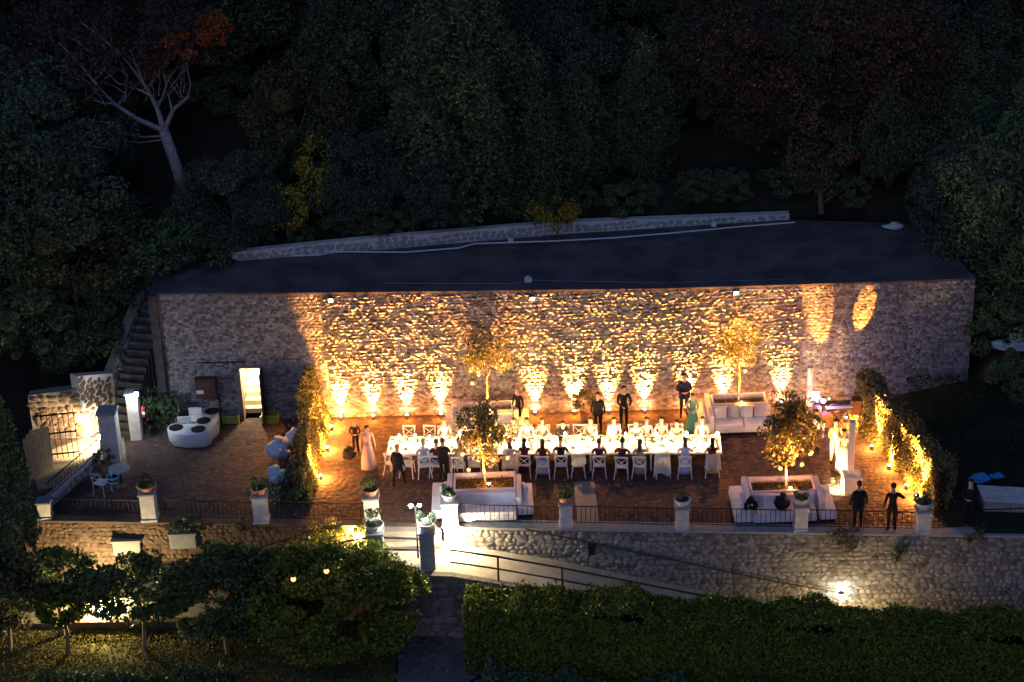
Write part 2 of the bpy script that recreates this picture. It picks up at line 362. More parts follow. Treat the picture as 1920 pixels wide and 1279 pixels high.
def ground():
    nx, ny = 150, 150; xs = np.concatenate([np.linspace(-400, -40, 20), np.linspace(-38, 38, 110), np.linspace(40, 400, 20)])
    ys = np.concatenate([np.linspace(-200, -22, 20), np.linspace(-21, 40, 110), np.linspace(42, 500, 20)])
    V = np.array([(x, y, hgt(x, min(y, 90)) ) for y in ys for x in xs]); nx = len(xs); ny = len(ys)
    i = np.arange(nx * ny).reshape(ny, nx); F = np.stack([i[:-1, :-1].ravel(), i[:-1, 1:].ravel(), i[1:, 1:].ravel(), i[1:, :-1].ravel()], 1)
    o = link('ground', npmesh('ground', V, F), M['earth']); tag(o, kind='structure')
ground()
def hitground(px, py):
    d = ray(px, py); t = 40.0
    while t < 200:
        p = CAM + d * t
        if p.z < hgt(p.x, p.y): return p
        t += 0.1
    return CAM + d * 120
# terrace slab and its paving
terr = bpy.data.objects.new('terrace', None); COL.objects.link(terr); tag(terr, kind='structure')
tp = [TF[0], TF[1], TF[2], TF[3]] + [WB[4] + Vector((2.5, 0, 0)), WB[3], WB[2], WB[1], WB[0], P(60, 800)]
inset = [Vector((p.x, p.y + (0.25 if i < 4 else 0.1))) for i, p in enumerate(tp)]
MB().prism([(p.x, p.y) for p in inset], -0.6, -0.012).build('paving_bed', M['bed'], terr)
def inpoly(x, y, poly):
    c = False; j = len(poly) - 1
    for i in range(len(poly)):
        a, b = poly[i], poly[j]
        if (a[1] > y) != (b[1] > y) and x < (b[0] - a[0]) * (y - a[1]) / (b[1] - a[1]) + a[0]: c = not c
        j = i
    return c
pp = [(p.x, p.y) for p in inset]
cells = []
y = min(p[1] for p in pp); rng = random.Random(5)
while y < max(p[1] for p in pp):
    h = rng.uniform(0.16, 0.26); x = -17 - rng.random()
    while x < 19:
        w = rng.uniform(0.18, 0.38)
        if inpoly(x, y, pp) and inpoly(x + 0.25, y + 0.2, pp) and inpoly(x - 0.25, y - 0.2, pp): cells.append((x, y + rng.uniform(-.06, .06), w * 0.98, h * rng.uniform(.8, 1.15), rng.uniform(-0.6, 0.6)))
        x += w
    y += h * 0.97
lay_stones(terr, (0, 0, -0.012), (1, 0, 0), (0, 0, -1), (0, 1, 0), cells, M['pave'], 0.0035, flat=True, name='paving_stone', stuffname='small_paving_stones')
lr_ = random.Random(12); LC = []
for k in range(260):
    q_ = P(lr_.uniform(130, 560), lr_.uniform(820, 965), .012); 
    if inpoly(q_.x, q_.y, pp): LC.append((q_.x, q_.y, .014))
for k in range(120):
    q_ = P(lr_.uniform(1000, 1700), lr_.uniform(900, 985), .012); LC.append((q_.x, q_.y, .014))
_lm = leafmesh('fallen_leaves', np.array(LC), .07)
o = link('fallen_leaves', _lm, mat('fallen_leaf', (.15, .12, .09), .9, col2=(.42, .38, .32), island=True), terr); o['kind'] = 'stuff'
# upper terrace (flat roof behind the wall)
up = [(WB[i], WZ[i]) for i in range(5)]
poly = [(p.x, p.y + 0.35) for p, z in up] + [(b.x, b.y) for b in BK[::-1]] + [(WB[0].x - 0.2, WB[0].y + 3.2)]
zz = [z - 0.004 for p, z in up] + [WZ[4], WZ[3], WZ[2], WZ[1], WZ[0]] + [WZ[0]]
tag(MB().prism(poly, [ZW - .5] * len(poly), zz).build('upper_terrace', M['roof']), kind='structure')
RL = []
for k in range(900):
    q_ = P(lr_.uniform(420, 1780), lr_.gauss(455, 45), ZW); 
    if inpoly(q_.x, q_.y, poly): RL.append((q_.x, q_.y, float(np.interp(q_.x, [b.x for b in WB], WZ)) + .01))
ut = bpy.data.objects['upper_terrace']; o = link('leaf_litter', leafmesh('leaf_litter', np.array(RL), .07), mat('litter_leaf', (.05, .045, .035), .9, col2=(.22, .2, .16), island=True), ut); o['kind'] = 'stuff'
# ------------------------------------------------------------------ big retaining wall
DOOR = (P(459, 775), P(501, 775))
bw = thing('stone_wall', 'tall rubble stone wall lit orange by uplights behind the dining table', 'wall')
for i in range(4):
    A, B = WB[i], WB[i + 1]; L = (B - A).length; hole = None; skip = None
    if i == 0:
        X = (B - A).normalized(); u0 = (DOOR[0] - A).dot(X); u1 = (DOOR[1] - A).dot(X); hz = zfor(DOOR[0], 677); hole = (u0, u1, hz)
        skip = lambda cu, cv: u0 - 0.12 < cu < u1 + 0.12 and cv < hz + 0.1
    wall_seg(bw, A, B, (-0.3, -0.3), (WZ[i], WZ[i + 1]), 0.45, M['stone'], M['mortar'], (.17, .22, .22, .18)[i], (.11, .13, .13, .115)[i], (.014, .055, .055, .018)[i], 11 + i, skip, nparts=(45, 110, 85, 60)[i], hole=hole, lowflat=lambda v: .35 + .65 * min(1, max(0, (v - .7) / 1.1)))
cop = MB()
for i in range(4):
    A, B = WB[i], WB[i + 1]; X = (B - A).normalized(); Y = Vector((-X.y, X.x, 0))
    q = [A - Y * 0.06, B - Y * 0.06, B + Y * 0.4, A + Y * 0.4]
    cop.prism([(p.x, p.y) for p in q], [WZ[i] + .001, WZ[i + 1] + .001, WZ[i + 1] + .001, WZ[i] + .001], [WZ[i] + .07, WZ[i + 1] + .07, WZ[i + 1] + .07, WZ[i] + .07])
cop.build('coping', M['roof'], bw)
MB().box(((WB[0].x - 0.15), WB[0].y + 1.6, WZ[0] / 2 - 0.2), (0.3, 3.6, WZ[0] + 0.4)).build('end_face', M['darkstep'], bw)
# low pale wall at the back of the upper terrace
lw = thing('low_wall', 'low pale weathered wall along the back edge of the upper terrace', 'wall')
for i in range(3):
    A, B = BK[i] + Vector((0, 0.02, 0)), BK[i + 1] + Vector((0, 0.02, 0)); z = (WZ[i], WZ[i + 1])
    wall_seg(lw, A, B, z, (z[0] + (0.35 if i == 0 else 0.5), z[1] + (0.5 if i < 2 else 0.25)), 0.3, M['concrete'], M['render'], 0.3, 0.16, 0.012, 31 + i, nparts=60)
pipe_px = [(520, 481), (600, 478), (625, 472), (760, 473), (860, 465), (890, 457), (1040, 452), (1150, 446), (1260, 437), (1400, 424), (1490, 417)]
tag(MB().tube([P(x, y, WZ[1] + 0.12) for x, y in pipe_px], 0.03, 6).build('water_pipe', M['pipe']), 'pale plastic pipe running along the foot of the low back wall', 'pipe')
for (x, y, l) in ((958, 455, 'small white junction box on the pale pipe above the bright wall'), (1338, 425, 'small white junction box at the right part of the pale pipe')):
    t = thing('junction_box', l, 'junction box', P(x, y, WZ[2] + 0.02)); MB().box((0, -0.08, 0.14), (0.2, 0.12, 0.2), bev=0.02).build('box', M['pipe'], t); MB().box((0, -0.15, 0.14), (0.14, 0.02, 0.14)).build('lid', M['white'], t)
tag(MB().tube([P(720, 531, WZ[1] + 0.02), P(960, 532, WZ[1] + 0.02), P(1000, 526, WZ[2] + 0.05), P(1240, 530, WZ[2] + 0.02), P(1480, 524, WZ[3] + .02)], 0.012, 5).build('roof_cable', M['concrete']), 'thin cable lying across the dark upper terrace', 'cable')
def bagmesh(name, label, p, s, m, group=None, seed=0):
    mb = MB(); mb.ball((0, 0, s * 0.45), s * 0.5, (1, 0.8, 0.85), 3)
    for v in mb.b.verts:
        n = noise.noise(v.co * (3 / s) + Vector((seed, 0, 0))); v.co += v.co.normalized() * n * s * 0.3
    mb.tube([(0, 0, s * 0.75), (0.05 * s, 0, s * 1.05)], [s * 0.12, s * 0.2], 7)
    o = mb.build(name, m, None, True); o.location = p; return tag(o, label, 'bag', group)
bagmesh('plastic_bag', 'crumpled pale plastic bag on the cable of the upper terrace', P(990, 532, WZ[2]), 0.3, M['pipe'], seed=4)
bagmesh('plastic_bag', 'small white bag at the left end of the upper terrace', P(441, 487, WZ[0] + .05), 0.28, M['pipe'], seed=9)
bagmesh('plastic_bag', 'torn white sheet bundle left of the upper terrace by the trees', P(421, 480, WZ[0] + .1), 0.42, M['pipe'], seed=14)
bagmesh('plastic_sheet', 'pale blue sheet lying at the far right end of the upper terrace', P(1675, 430, WZ[4] + .02), 0.8, M['pipe'], seed=24).scale = (1, 0.6, 0.35)
bagmesh('plastic_sheet', 'white sheet on the dark slope at the right edge', hitground(1900, 660), 1.2, M['pipe'], seed=31).scale = (1.2, 0.5, 0.6)
# wall lamps along the top
for x, y, l in ((638, 563, 'square floodlight high on the wall at its left end'), (1005, 560, 'square floodlight high on the middle of the wall'), (1375, 549, 'square floodlight high on the wall near its right end')):
    k = 1 if x < 1240 else 2; A, B = WB[k], WB[k + 1]; f = (x - pix(A)[0]) / (pix(B)[0] - pix(A)[0]); p = A.lerp(B, f); z = zfor(p + Vector((0, -0.15, 0)), y)
    t = thing('wall_floodlight', l, 'floodlight', (p.x, p.y - 0.12, z), 0, 'floodlights under the wall coping')
    MB().box((0, 0.02, 0), (0.22, 0.14, 0.16), bev=0.02).build('housing', M['black'], t); MB().box((0, -0.06, 0), (0.16, 0.02, 0.11)).build('lens', M['bulb'], t); lamp('lamp_light', 'SPOT', (0, -.16, -.04), 300, (1, .40, .06), t, .08, 84, .9, (0, -.5, -1))
# ------------------------------------------------------------------ front retaining wall, landing, ramps
RZ = -0.6
fw = thing('retaining_wall', 'grey rubble retaining wall below the terrace beside the ramp', 'wall')
wall_seg(fw, TF[2], TF[3], (-1.2, -5.4), (-0.02, -0.02), 0.4, M['stone_f'], M['mortar_f'], 0.24, 0.17, 0.017, 51)
MB().prism([(p.x, p.y) for p in (TF[2] + Vector((0, -.08, 0)), TF[3] + Vector((0, -.08, 0)), TF[3] + Vector((0, .45, 0)), TF[2] + Vector((0, .45, 0)))], -0.018, 0.06).build('coping', M['concrete'], fw)
fl = thing('retaining_wall', 'brown rubble retaining wall below the terrace left of the steps', 'wall')
wall_seg(fl, TF[0], TF[1], (-4.8, -1.2), (-0.02, -0.02), 0.4, M['stone_b'], M['mortar_b'], 0.24, 0.17, 0.02, 52)
MB().prism([(p.x, p.y) for p in (TF[0] + Vector((0, -.08, 0)), TF[1] + Vector((0, -.08, 0)), TF[1] + Vector((0, .45, 0)), TF[0] + Vector((0, .45, 0)))], -0.018, 0.06).build('coping', M['stone_b'], fl)
for (x, y, w, l) in ((343, 1015, 0.9, 'pale square stone plaque below the trailing shrub on the brown wall'), (238, 1028, 0.95, 'pale stone block low on the brown wall above the citrus crowns')):
    p = PW(x, y, 0.1); t = thing('stone_block', l, 'stone block', p)
    MB().box((0, 0.1, 0), (w, 0.3, 0.55), bev=0.03).build('block', M['concrete'], t); MB().box((0, 0.08, 0.3), (w + .08, 0.36, 0.06)).build('cap', M['concrete'], t)
L1 = P(690, 1074, RZ); L2 = P(850, 1080, RZ)
tag(MB().prism([(p.x, p.y) for p in (L1, L2, TF[2] + Vector((0.3, .2, 0)), TF[1] + Vector((-.1, .2, 0)))], -4.9, RZ).build('landing', M['ramp']), kind='structure')
st = bpy.data.objects.new('entrance_steps', None); COL.objects.link(st); tag(st, kind='structure')
for i in range(3):
    a, b = TF[1], TF[2]; MB().box(((a.x + b.x) / 2, a.y - 0.15 - 0.3 * i + 0.25, (-0.15 * (i + 1) + RZ) / 2), ((b.x - a.x) - 0.2, 0.31 if i else 0.6, -0.15 * (i + 1) - RZ + 0.002)).build('step', M['ramp'], st)
# ramp right: slopes down to the right between wall and railing
RR = [(845, 1080, -0.6), (935, 1093, -.9), (1055, 1114, -1.25), (1320, 1166, -2.3), (1575, 1213, -3.3), (1990, 1272, -4.7)]
ro = [P(x, y, z) for x, y, z in RR]
ri = [Vector((p.x, float(np.interp(p.x, [TF[2].x, TF[3].x], [TF[2].y, TF[3].y])) + 0.05, p.z)) for p in ro]
mb = MB()
for i in range(5):
    mb.prism([(ro[i].x, ro[i].y), (ro[i + 1].x, ro[i + 1].y), (ri[i + 1].x, ri[i + 1].y), (ri[i].x, ri[i].y)], -6.2, [ro[i].z, ro[i + 1].z, ri[i + 1].z, ri[i].z])
tag(mb.build('ramp', M['ramp']), kind='structure')
mb = MB(); la = P(690, 1062, RZ); lb = Vector((P(60, 1100, -2.9).x, 0, -2.9)); lbi = Vector((lb.x, TF[0].y + .05, lb.z)); lai = Vector((la.x, TF[1].y + .05, la.z))
mb.prism([(lb.x, TF[0].y - 1.3), (la.x, TF[1].y - 1.3), (lai.x, lai.y), (lbi.x, lbi.y)], -5.2, [lb.z, la.z, lai.z, lbi.z])
tag(mb.build('side_ramp', M['ramp']), kind='structure')
# rough wall under the landing
uw = thing('landing_wall', 'rough dark stone wall under the lit landing', 'wall')
wall_seg(uw, (L1.x, L1.y - 0.04), (L2.x, L2.y - .04), (-3.2, -3.2), (RZ + .012, RZ + .012), 0.25, M['stone_f'], M['mortar_f'], 0.36, 0.24, 0.05, 61, nparts=80)
wall_seg(uw, (L2.x, L2.y - .04), (ro[2].x, ro[2].y - .04), (-3.4, -3.6), (RZ, ro[2].z), 0.25, M['stone_f'], M['mortar_f'], 0.36, 0.24, 0.05, 62, nparts=60)
# lower garden
tag(MB().prism([(P(740, 1279, -3.2).x, -30), (P(905, 1279, -3.2).x, -30), (P(880, 1180, -3).x, L2.y), (P(750, 1180, -3).x, L1.y)], -4.8, [-3.5, -3.5, -3.0, -3.0]).build('path', M['path']), kind='structure')
tag(MB().prism([(-26, -30), (P(740, 1279, -3.2).x - .05, -30), (P(750, 1180, -3).x - .05, L1.y - .01), (-26, L1.y - .01)], -4.9, [-3.52, -3.52, -3.02, -3.02]).build('lower_lawn', M['lawn']), kind='structure')
rg_path = random.Random(77)
g0 = P(-30, 1178, -3); g1 = P(380, 1175, -3)
tag(MB().prism([(g0.x, g0.y + .25), (g1.x, g1.y + .25), (g1.x - .5, g1.y + 2.6), (g0.x, g0.y + 2.6)], -3.6, -2.99).build('garden_path', M['gravel']), kind='structure')
k0 = P(135, 1180, -3); k1 = P(400, 1178, -3)
tag(MB().prism([(k0.x, k0.y), (k1.x, k1.y), (k1.x, k1.y + .25), (k0.x, k0.y + .25)], -3.6, -2.72).build('garden_kerb', M['stone_b']), 'low dark kerb wall between the gravel and the lit lawn', 'kerb')
def grass(x0, x1, y0, y1, zf, n, size, m, label):
    rr = np.random.default_rng(n); x = rr.uniform(x0, x1, n); y = rr.uniform(y0, y1, n); cl = np.sin(x * 1.7 + np.sin(y * 2.3)) * np.sin(y * 1.9 + x * .7); k = cl > rr.uniform(-1.3, .6, n); x = x[k]; y = y[k]
    z = np.array([zf(a, b) for a, b in zip(x, y)]) + rr.uniform(0, size * .5, len(x))
    tag(link('grass', leafmesh('grass', np.c_[x, y, z], size, 2.0), m), label, 'grass', kind='stuff')
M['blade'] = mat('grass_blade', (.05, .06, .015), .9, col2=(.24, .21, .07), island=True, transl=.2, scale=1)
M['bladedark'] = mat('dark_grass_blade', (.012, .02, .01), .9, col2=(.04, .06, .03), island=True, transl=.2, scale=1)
lyf = P(300, 1300, -3.3).y; grass(P(0, 1250, -3.2).x - 1, P(745, 1230, -3.2).x, lyf, k0.y - .05, lambda a, b: -3.02 - max(0, min(.5, (L1.y - b) / (L1.y + 30) * .5)), 42000, .075, M['blade'], 'short patchy grass of the lamplit lower lawn')
pcells = []
for iy in range(26):
    for ix in range(9):
        px_ = P(745, 1190, -3.1).x + (ix + .5) * .36 + (iy % 2) * .15 + rg_path.uniform(-.06, .06); py_ = L1.y - .25 - iy * .27 + rg_path.uniform(-.05, .05)
        if px_ < P(900, 1190, -3.1).x: pcells.append((px_, py_, .34 * rg_path.uniform(.8, 1.15), .27 * rg_path.uniform(.8, 1.1), rg_path.uniform(-.4, .4)))
pth = bpy.data.objects['path']; slp = math.atan2(.5, L1.y + 30)
lay_stones(pth, (0, L1.y, -3.0), (1, 0, 0), (0, math.sin(slp), -math.cos(slp)), (0, math.cos(slp), math.sin(slp)), [(u, v - L1.y, w_, h_, a_) for u, v, w_, h_, a_ in pcells], M['path'], .03, flat=True, name='path_stone', nparts=300)
# right side dark lawn
rl = [P(1785, 1002, 0.0), P(2050, 1006, 0), P(2050, 690, 1.6), P(1812, 715, 0.7), P(1660, 735, 0.3)]
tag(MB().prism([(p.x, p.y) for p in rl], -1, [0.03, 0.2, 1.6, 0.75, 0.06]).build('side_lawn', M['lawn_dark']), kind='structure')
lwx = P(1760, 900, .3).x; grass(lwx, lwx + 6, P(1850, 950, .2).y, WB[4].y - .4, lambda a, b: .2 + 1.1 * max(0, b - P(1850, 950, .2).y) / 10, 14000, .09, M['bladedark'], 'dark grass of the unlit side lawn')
cb = P(1845, 958, 0.1); ce = P(1990, 962, 0.2)
t = thing('concrete_wall', 'low pale concrete wall at the right edge behind the railing', 'wall')
MB().prism([(cb.x, cb.y), (ce.x, ce.y), (ce.x, ce.y + 0.9), (cb.x, cb.y + 0.9)], 0, 0.5).build('body', M['concrete'], t)
MB().prism([(cb.x - .05, cb.y - .05), (ce.x, ce.y - .05), (ce.x, ce.y + 0.95), (cb.x - .05, cb.y + 0.95)], 0.501, 0.56).build('cap', M['render'], t)
# ------------------------------------------------------------------ pillars, pots, railings on the terrace edge
def potplant(p, z, r, pot, leafm, label, n=260, seed=1, hh=0.3, square=False):
    t = thing('potted_plant', label, 'potted plant', (p[0], p[1], z), 0, 'pots along the terrace edge')
    MB().lathe([(r * 0.62, 0), (r * 0.72, 0.02), (r * 0.95, 0.2), (r * 1.06, 0.21), (r * 1.06, 0.26), (r * 0.93, 0.26), (r * 0.9, 0.22)], n=16).build('pot', pot, t)
    MB().lathe([(r * 0.9, 0.215), (r * 0.5, 0.235)], n=12).build('soil', M['soil'], t)
    C = crown_pts(n, 14, r * 1.15, r * 1.15, hh * 0.8, 0.3, seed) + np.array([0, 0, 0.24 + hh * 0.45])
    link('foliage', leafmesh('foliage', C, 0.085), leafm, t)
PIL = [(85, 945, 0.42, 'half hidden behind the cypress', False), (281, 929, 0.5, 'left of the dark yard', True), (490, 934, 0.48, 'before the hedge with white bags', True), (698, 937, 0.48, 'left of the lit landing', True),
       (845, 946, 0.52, 'at the right of the lit landing, glaring white', True), (1062, 948, 0.42, 'in front of the grey floor plate', True), (1280, 955, 0.42, 'standing alone at the middle of the railing', True), (1502, 952, 0.42, 'before the sofa with dark bags', True), (1731, 962, 0.46, 'at the foot of the lit ivy', True)]
pilx = []
for i, (x, ty, w, l, pot) in enumerate(PIL):
    p = TFpt(x); p = Vector((p.x, p.y + 0.18, 0)); h = zfor(p + Vector((0, -w / 2, 0)), ty); pilx.append((p, w))
    t = thing('pillar', 'pale plastered railing pillar ' + l, 'pillar', (p.x, p.y, 0.06), 0, 'pillars along the terrace railing')
    MB().box((0, 0, h / 2 - .06), (w, w, h - 0.06), bev=0.01).build('shaft', M['render'], t)
    MB().box((0, 0, h - 0.055), (w + 0.1, w + 0.1, 0.07), bev=0.012).build('cap', M['concrete'], t)
    MB().box((0, 0, 0.04), (w + 0.06, w + 0.06, 0.08)).build('base', M['render'], t)
    if pot:
        potplant(p, h + 0.04, 0.27 if i != 1 else 0.33, (M['terracotta'] if i in (1, 2, 3, 5) else M['render']), M['leaf'] if i % 2 else M['leafdark'], ['', 'dark bushy plant in a wide pot ', 'low plant in a clay pot ', 'green plant ', 'dark plant ', 'low plant in orange rimmed bowl ', 'dark plant ', 'low plant in a pale bowl ', 'dark shrub in a pot '][i] + 'on the pillar ' + l, seed=i + 3, n=320)
def railing(A, B, z, h, label, bars=True, step=0.155, m=M['iron'], group='iron railings between the pillars'):
    A = Vector(A); B = Vector(B); d = B - A; L = d.length; n = max(2, int(L / step)); rz = math.atan2(d.y, d.x)
    t = thing('railing', label, 'railing', (A.x, A.y, z), rz, group)
    MB().box((L / 2, 0, h), (L, 0.035, 0.025)).build('top_rail', m, t); MB().box((L / 2, 0, 0.1), (L, 0.03, 0.02)).build('bottom_rail', m, t)
    me = None
    for i in range(n):
        x = (i + 0.5) * L / n
        if me is None:
            o = MB().tube([(0, 0, 0.111), (0, 0, h * 0.55), (0, 0, h - 0.014)], [0.009, 0.012, 0.009], 5).build('baluster', m, t); me = o.data
        else: o = link('baluster', me, None, t)
        o.location = (x, 0, 0)
names = ['dark railing left of the first potted pillar', 'dark railing in front of the dark yard', 'railing below the white bags and the ivy hedge', None, 'railing in front of the white corner sofa', 'railing in front of the grey floor plate', 'railing in front of the bare brown floor', 'railing behind the two men in black', None]
for i in range(8):
    if i == 3: continue
    (a, wa), (b, wb) = pilx[i], pilx[i + 1]
    railing((a.x + wa / 2 + .06, a.y, 0), (b.x - wb / 2 - .06, b.y, 0), 0.06, 0.72, ['iron railing left of the first potted pillar', 'iron railing in front of the dark yard', 'iron railing below the ivy hedge and white bags', '', 'iron railing in front of the lit white corner sofa', 'iron railing in front of the grey floor plate', 'iron railing in front of the bare floor and sofa end', 'iron railing behind the two men in black'][i])
a = pilx[8][0]; railing((a.x + .3, a.y, 0), (a.x + 5, a.y, 0), 0.06, 0.72, 'iron railing at the far right beside the dark figure')
# lower pillars of the landing
for i, (x, yb, yt, w, l, lm, r) in enumerate(((706, 1058, 1003, 0.52, 'left grey gate pillar of the landing above the clipped tree', 'leafdark', 0.3), (803, 1068, 1001, 0.5, 'right grey gate pillar of the landing beside the double lamp', 'leafpale', 0.27))):
    p = P(x, yb, RZ); p = p + Vector((0, w / 2, 0)); h = zfor(p + Vector((0, -w / 2, 0)), yt) - RZ
    t = thing('gate_pillar', l, 'pillar', (p.x, p.y, RZ)); MB().box((0, 0, h / 2 - .03), (w, w, h - 0.06), bev=0.015).build('shaft', M['concrete'], t)
    MB().box((0, 0, h - 0.02), (w + .1, w + .1, 0.08), bev=0.015).build('cap', M['concrete'], t)
    MB().box((0, 0, h * 0.5), (w + .03, w + .03, 0.05)).build('band', M['concrete'], t)
    potplant(p, RZ + h + 0.025, r, M['render'], M[lm], ('dark green round plant in a pale bowl on the left gate pillar', 'pale green fluffy plant on the right gate pillar')[i], 420, 31 + i, 0.42)
# landing rails
def bar_rail(name, pts, z2, m, label, posts, rad=0.035, low=None):
    t = thing(name, label, 'handrail', (0, 0, 0)); MB().tube([p + Vector((0, 0, z2)) for p in pts], rad, 7).build('top_rail', m, t)
    if low: MB().tube([p + Vector((0, 0, low)) for p in pts], rad * 0.9, 7).build('mid_rail', m, t)
    for p in posts: MB().tube([p, p + Vector((0, 0, z2 - rad * .9))], rad * 1.0, 7).build('post', m, t)
l0 = P(722, 1056, RZ) + Vector((0, .15, 0)); l1 = P(790, 1058, RZ) + Vector((0, .15, 0))
bar_rail('landing_rail', [l0, l1], 0.9, M['rail'], 'two bar grey rail between the landing gate pillars', [], low=0.45)
rp = [p + Vector((0, .1, 0)) for p in (ro[0], ro[1], ro[2], ro[2].lerp(ro[3], .48), ro[3], ro[4])]
bar_rail('ramp_rail', rp, 0.95, M['rail'], 'grey tubular rail along the outer edge of the ramp', rp[1:5], low=0.48)
wr = [PW(x, y, 0.14) for x, y in ((985, 992), (1110, 1018), (1300, 1058), (1440, 1088), (1572, 1111))]
bar_rail('wall_handrail', wr, 0.0, M['darkrail'], 'dark handrail slanting down the grey retaining wall', [], 0.025)
lr = [P(695, 1056, RZ), P(600, 1073, -1.2), P(500, 1095, -1.8)]
bar_rail('side_ramp_rail', [p + Vector((0, .1, 0)) for p in lr], 0.95, M['darkrail'], 'dark rail running down left from the landing', [lr[1], lr[2]], 0.035)
wl = [PW(x, y, 0.14) for x, y in ((640, 978), (560, 1005), (465, 1034))]
bar_rail('wall_handrail', wl, 0.0, M['darkrail'], 'thin dark handrail slanting on the brown wall', [], 0.022)
d = PW(1109, 1030, 0.1); tag(MB().box(d, (0.22, 0.2, 0.36), bev=0.02).box(d + Vector((0, 0, .2)), (0.28, 0.24, 0.04)).build('drain_box', M['black']), 'small black opening box in the grey retaining wall', 'drain box')
# double lamp post on landing
pl = P(784, 1052, RZ) + Vector((0, .2, 0)); h = zfor(pl, 950) - RZ
t = thing('double_lamp', 'slim post with two small glowing lamp heads on the landing', 'lamp post', (pl.x, pl.y, RZ))
MB().tube([(0, 0, 0), (0, 0, h)], [0.035, 0.022], 8).build('post', M['iron'], t); MB().tube([(-0.13, 0, h), (0.13, 0, h)], 0.018, 6).build('crossarm', M['iron'], t)
for s in (-1, 1):
    hd = MB().lathe([(0.03, -0.02), (0.07, 0.03), (0.06, 0.07)], (s * 0.14, 0, h), 10).build('lamp_head', M['lens_cold'], t)
lamp('lamp_light', 'POINT', (0, -0.3, h - 0.1), 16, (0.95, 0.93, 1), t, 0.08)
# glaring lamps by the landing
def wall_lamp(p, label, e, col, m, spot=None, aim=None):
    t = thing('wall_lamp', label, 'lamp', p)
    MB().box((0, 0.06, 0), (0.16, 0.08, 0.2), bev=0.015).build('bracket', M['black'], t); MB().ball((0, -0.04, 0), 0.085, sub=2).build('glass_shade', m, t)
    lamp('lamp_light', 'SPOT' if spot else 'POINT', (0, -0.2, -0.02), e, col, t, 0.09, spot, 0.7, aim); return t
pq = TF[2] + Vector((0.3, -0.1, 0.02)); wall_lamp(pq, 'glaring lamp under the pillar at the top of the ramp', 105, (1, 0.74, 0.38), M['lens'])
pq = TF[1] + Vector((-0.28, -0.1, -0.3)); wall_lamp(pq, 'warm lamp hidden in leaves left of the landing', 85, (1, 0.78, 0.3), M['lens'])
pr = PW(1576, 1110, 0.3)
t = thing('ramp_light', 'white bollard light against the foot of the grey wall', 'bollard light', (pr.x, pr.y - .1, pr.z - 1.2)); MB().tube([(0, 0, 0), (0, 0, 1.0)], 0.06, 10).build('post', M['render'], t); MB().tube([(0, 0, 1.0), (0, 0, 1.2)], 0.075, 10).build('lamp_shade', M['lens'], t); MB().tube([(0, 0, 1.2), (0, 0, 1.24)], 0.1, 10).build('cap', M['concrete'], t)
lamp('lamp_light', 'POINT', (0, -1.35, .45), 34, (1, 0.64, 0.22), t, 0.2)
# ------------------------------------------------------------------ plants
def branches(mb, base, h, lean, r0, seed, nb=5, crown=1.0):
    rg = random.Random(seed); pts = [Vector((0, 0, 0)) + base]; top = base + Vector((lean[0], lean[1], h))
    mid = base.lerp(top, 0.5) + Vector((rg.uniform(-.1, .1), rg.uniform(-.1, .1), 0)); mb.tube([base, mid, top], [r0, r0 * 0.75, r0 * 0.5], 7)
    for i in range(nb):
        a = rg.uniform(0, 6.28); s = base.lerp(top, rg.uniform(0.55, 0.95)); e = s + Vector((math.cos(a) * crown * rg.uniform(.4, .8), math.sin(a) * crown * rg.uniform(.4, .8), crown * rg.uniform(0.5, 0.9)))
        mb.tube([s, s.lerp(e, .5) + Vector((0, 0, -.05 * crown)), e], [r0 * 0.45, r0 * .3, r0 * 0.12], 5)
def make_tree(name, label, cat, trunk_h, rx, ry, rz, n, leaf, lm, bm, r0, seed, K=60, cone=0.0, group=None, spread=0.28, loc=(0, 0, 0), lean=(0, 0), fill=0.35):
    t = thing(name, label, cat, loc, 0, group); mb = MB(); branches(mb, Vector((0, 0, 0)), trunk_h + rz * 0.7, lean, r0, seed, 6, min(rx, rz) * 0.8); mb.build('trunk', bm, t)
    C = crown_pts(n, K, rx, ry, rz, spread, seed, cone, fill) + np.array([lean[0], lean[1], trunk_h + rz])
    link('crown', leafmesh('crown', C, leaf), lm, t); return t
GF = 'trees of the dark wood behind the terrace'
protos = {}; rg = random.Random(20); PINE = hitground(348, 362)
WOODS = []
def wood(kind, p, sc, rz=0.0, label=None):
    q0 = pix(p)
    if p[1] < PINE.y + 2.4 and p[2] > -2 and abs(q0[0] - 300) < 75 + 95 * sc * (.5 if kind == 'bush' else 1) and q0[1] - 250 * sc * (.30 if kind == 'bush' else 1) < (345 if p[1] < PINE.y + .2 or kind != 'bush' else 0): return None
    o = _wood(kind, p, sc, rz, label); WOODS.append((kind, o)); o.scale = (sc * rg.uniform(.8, 1.25), sc * rg.uniform(.85, 1.2), sc * rg.uniform(.8, 1.15)); return o
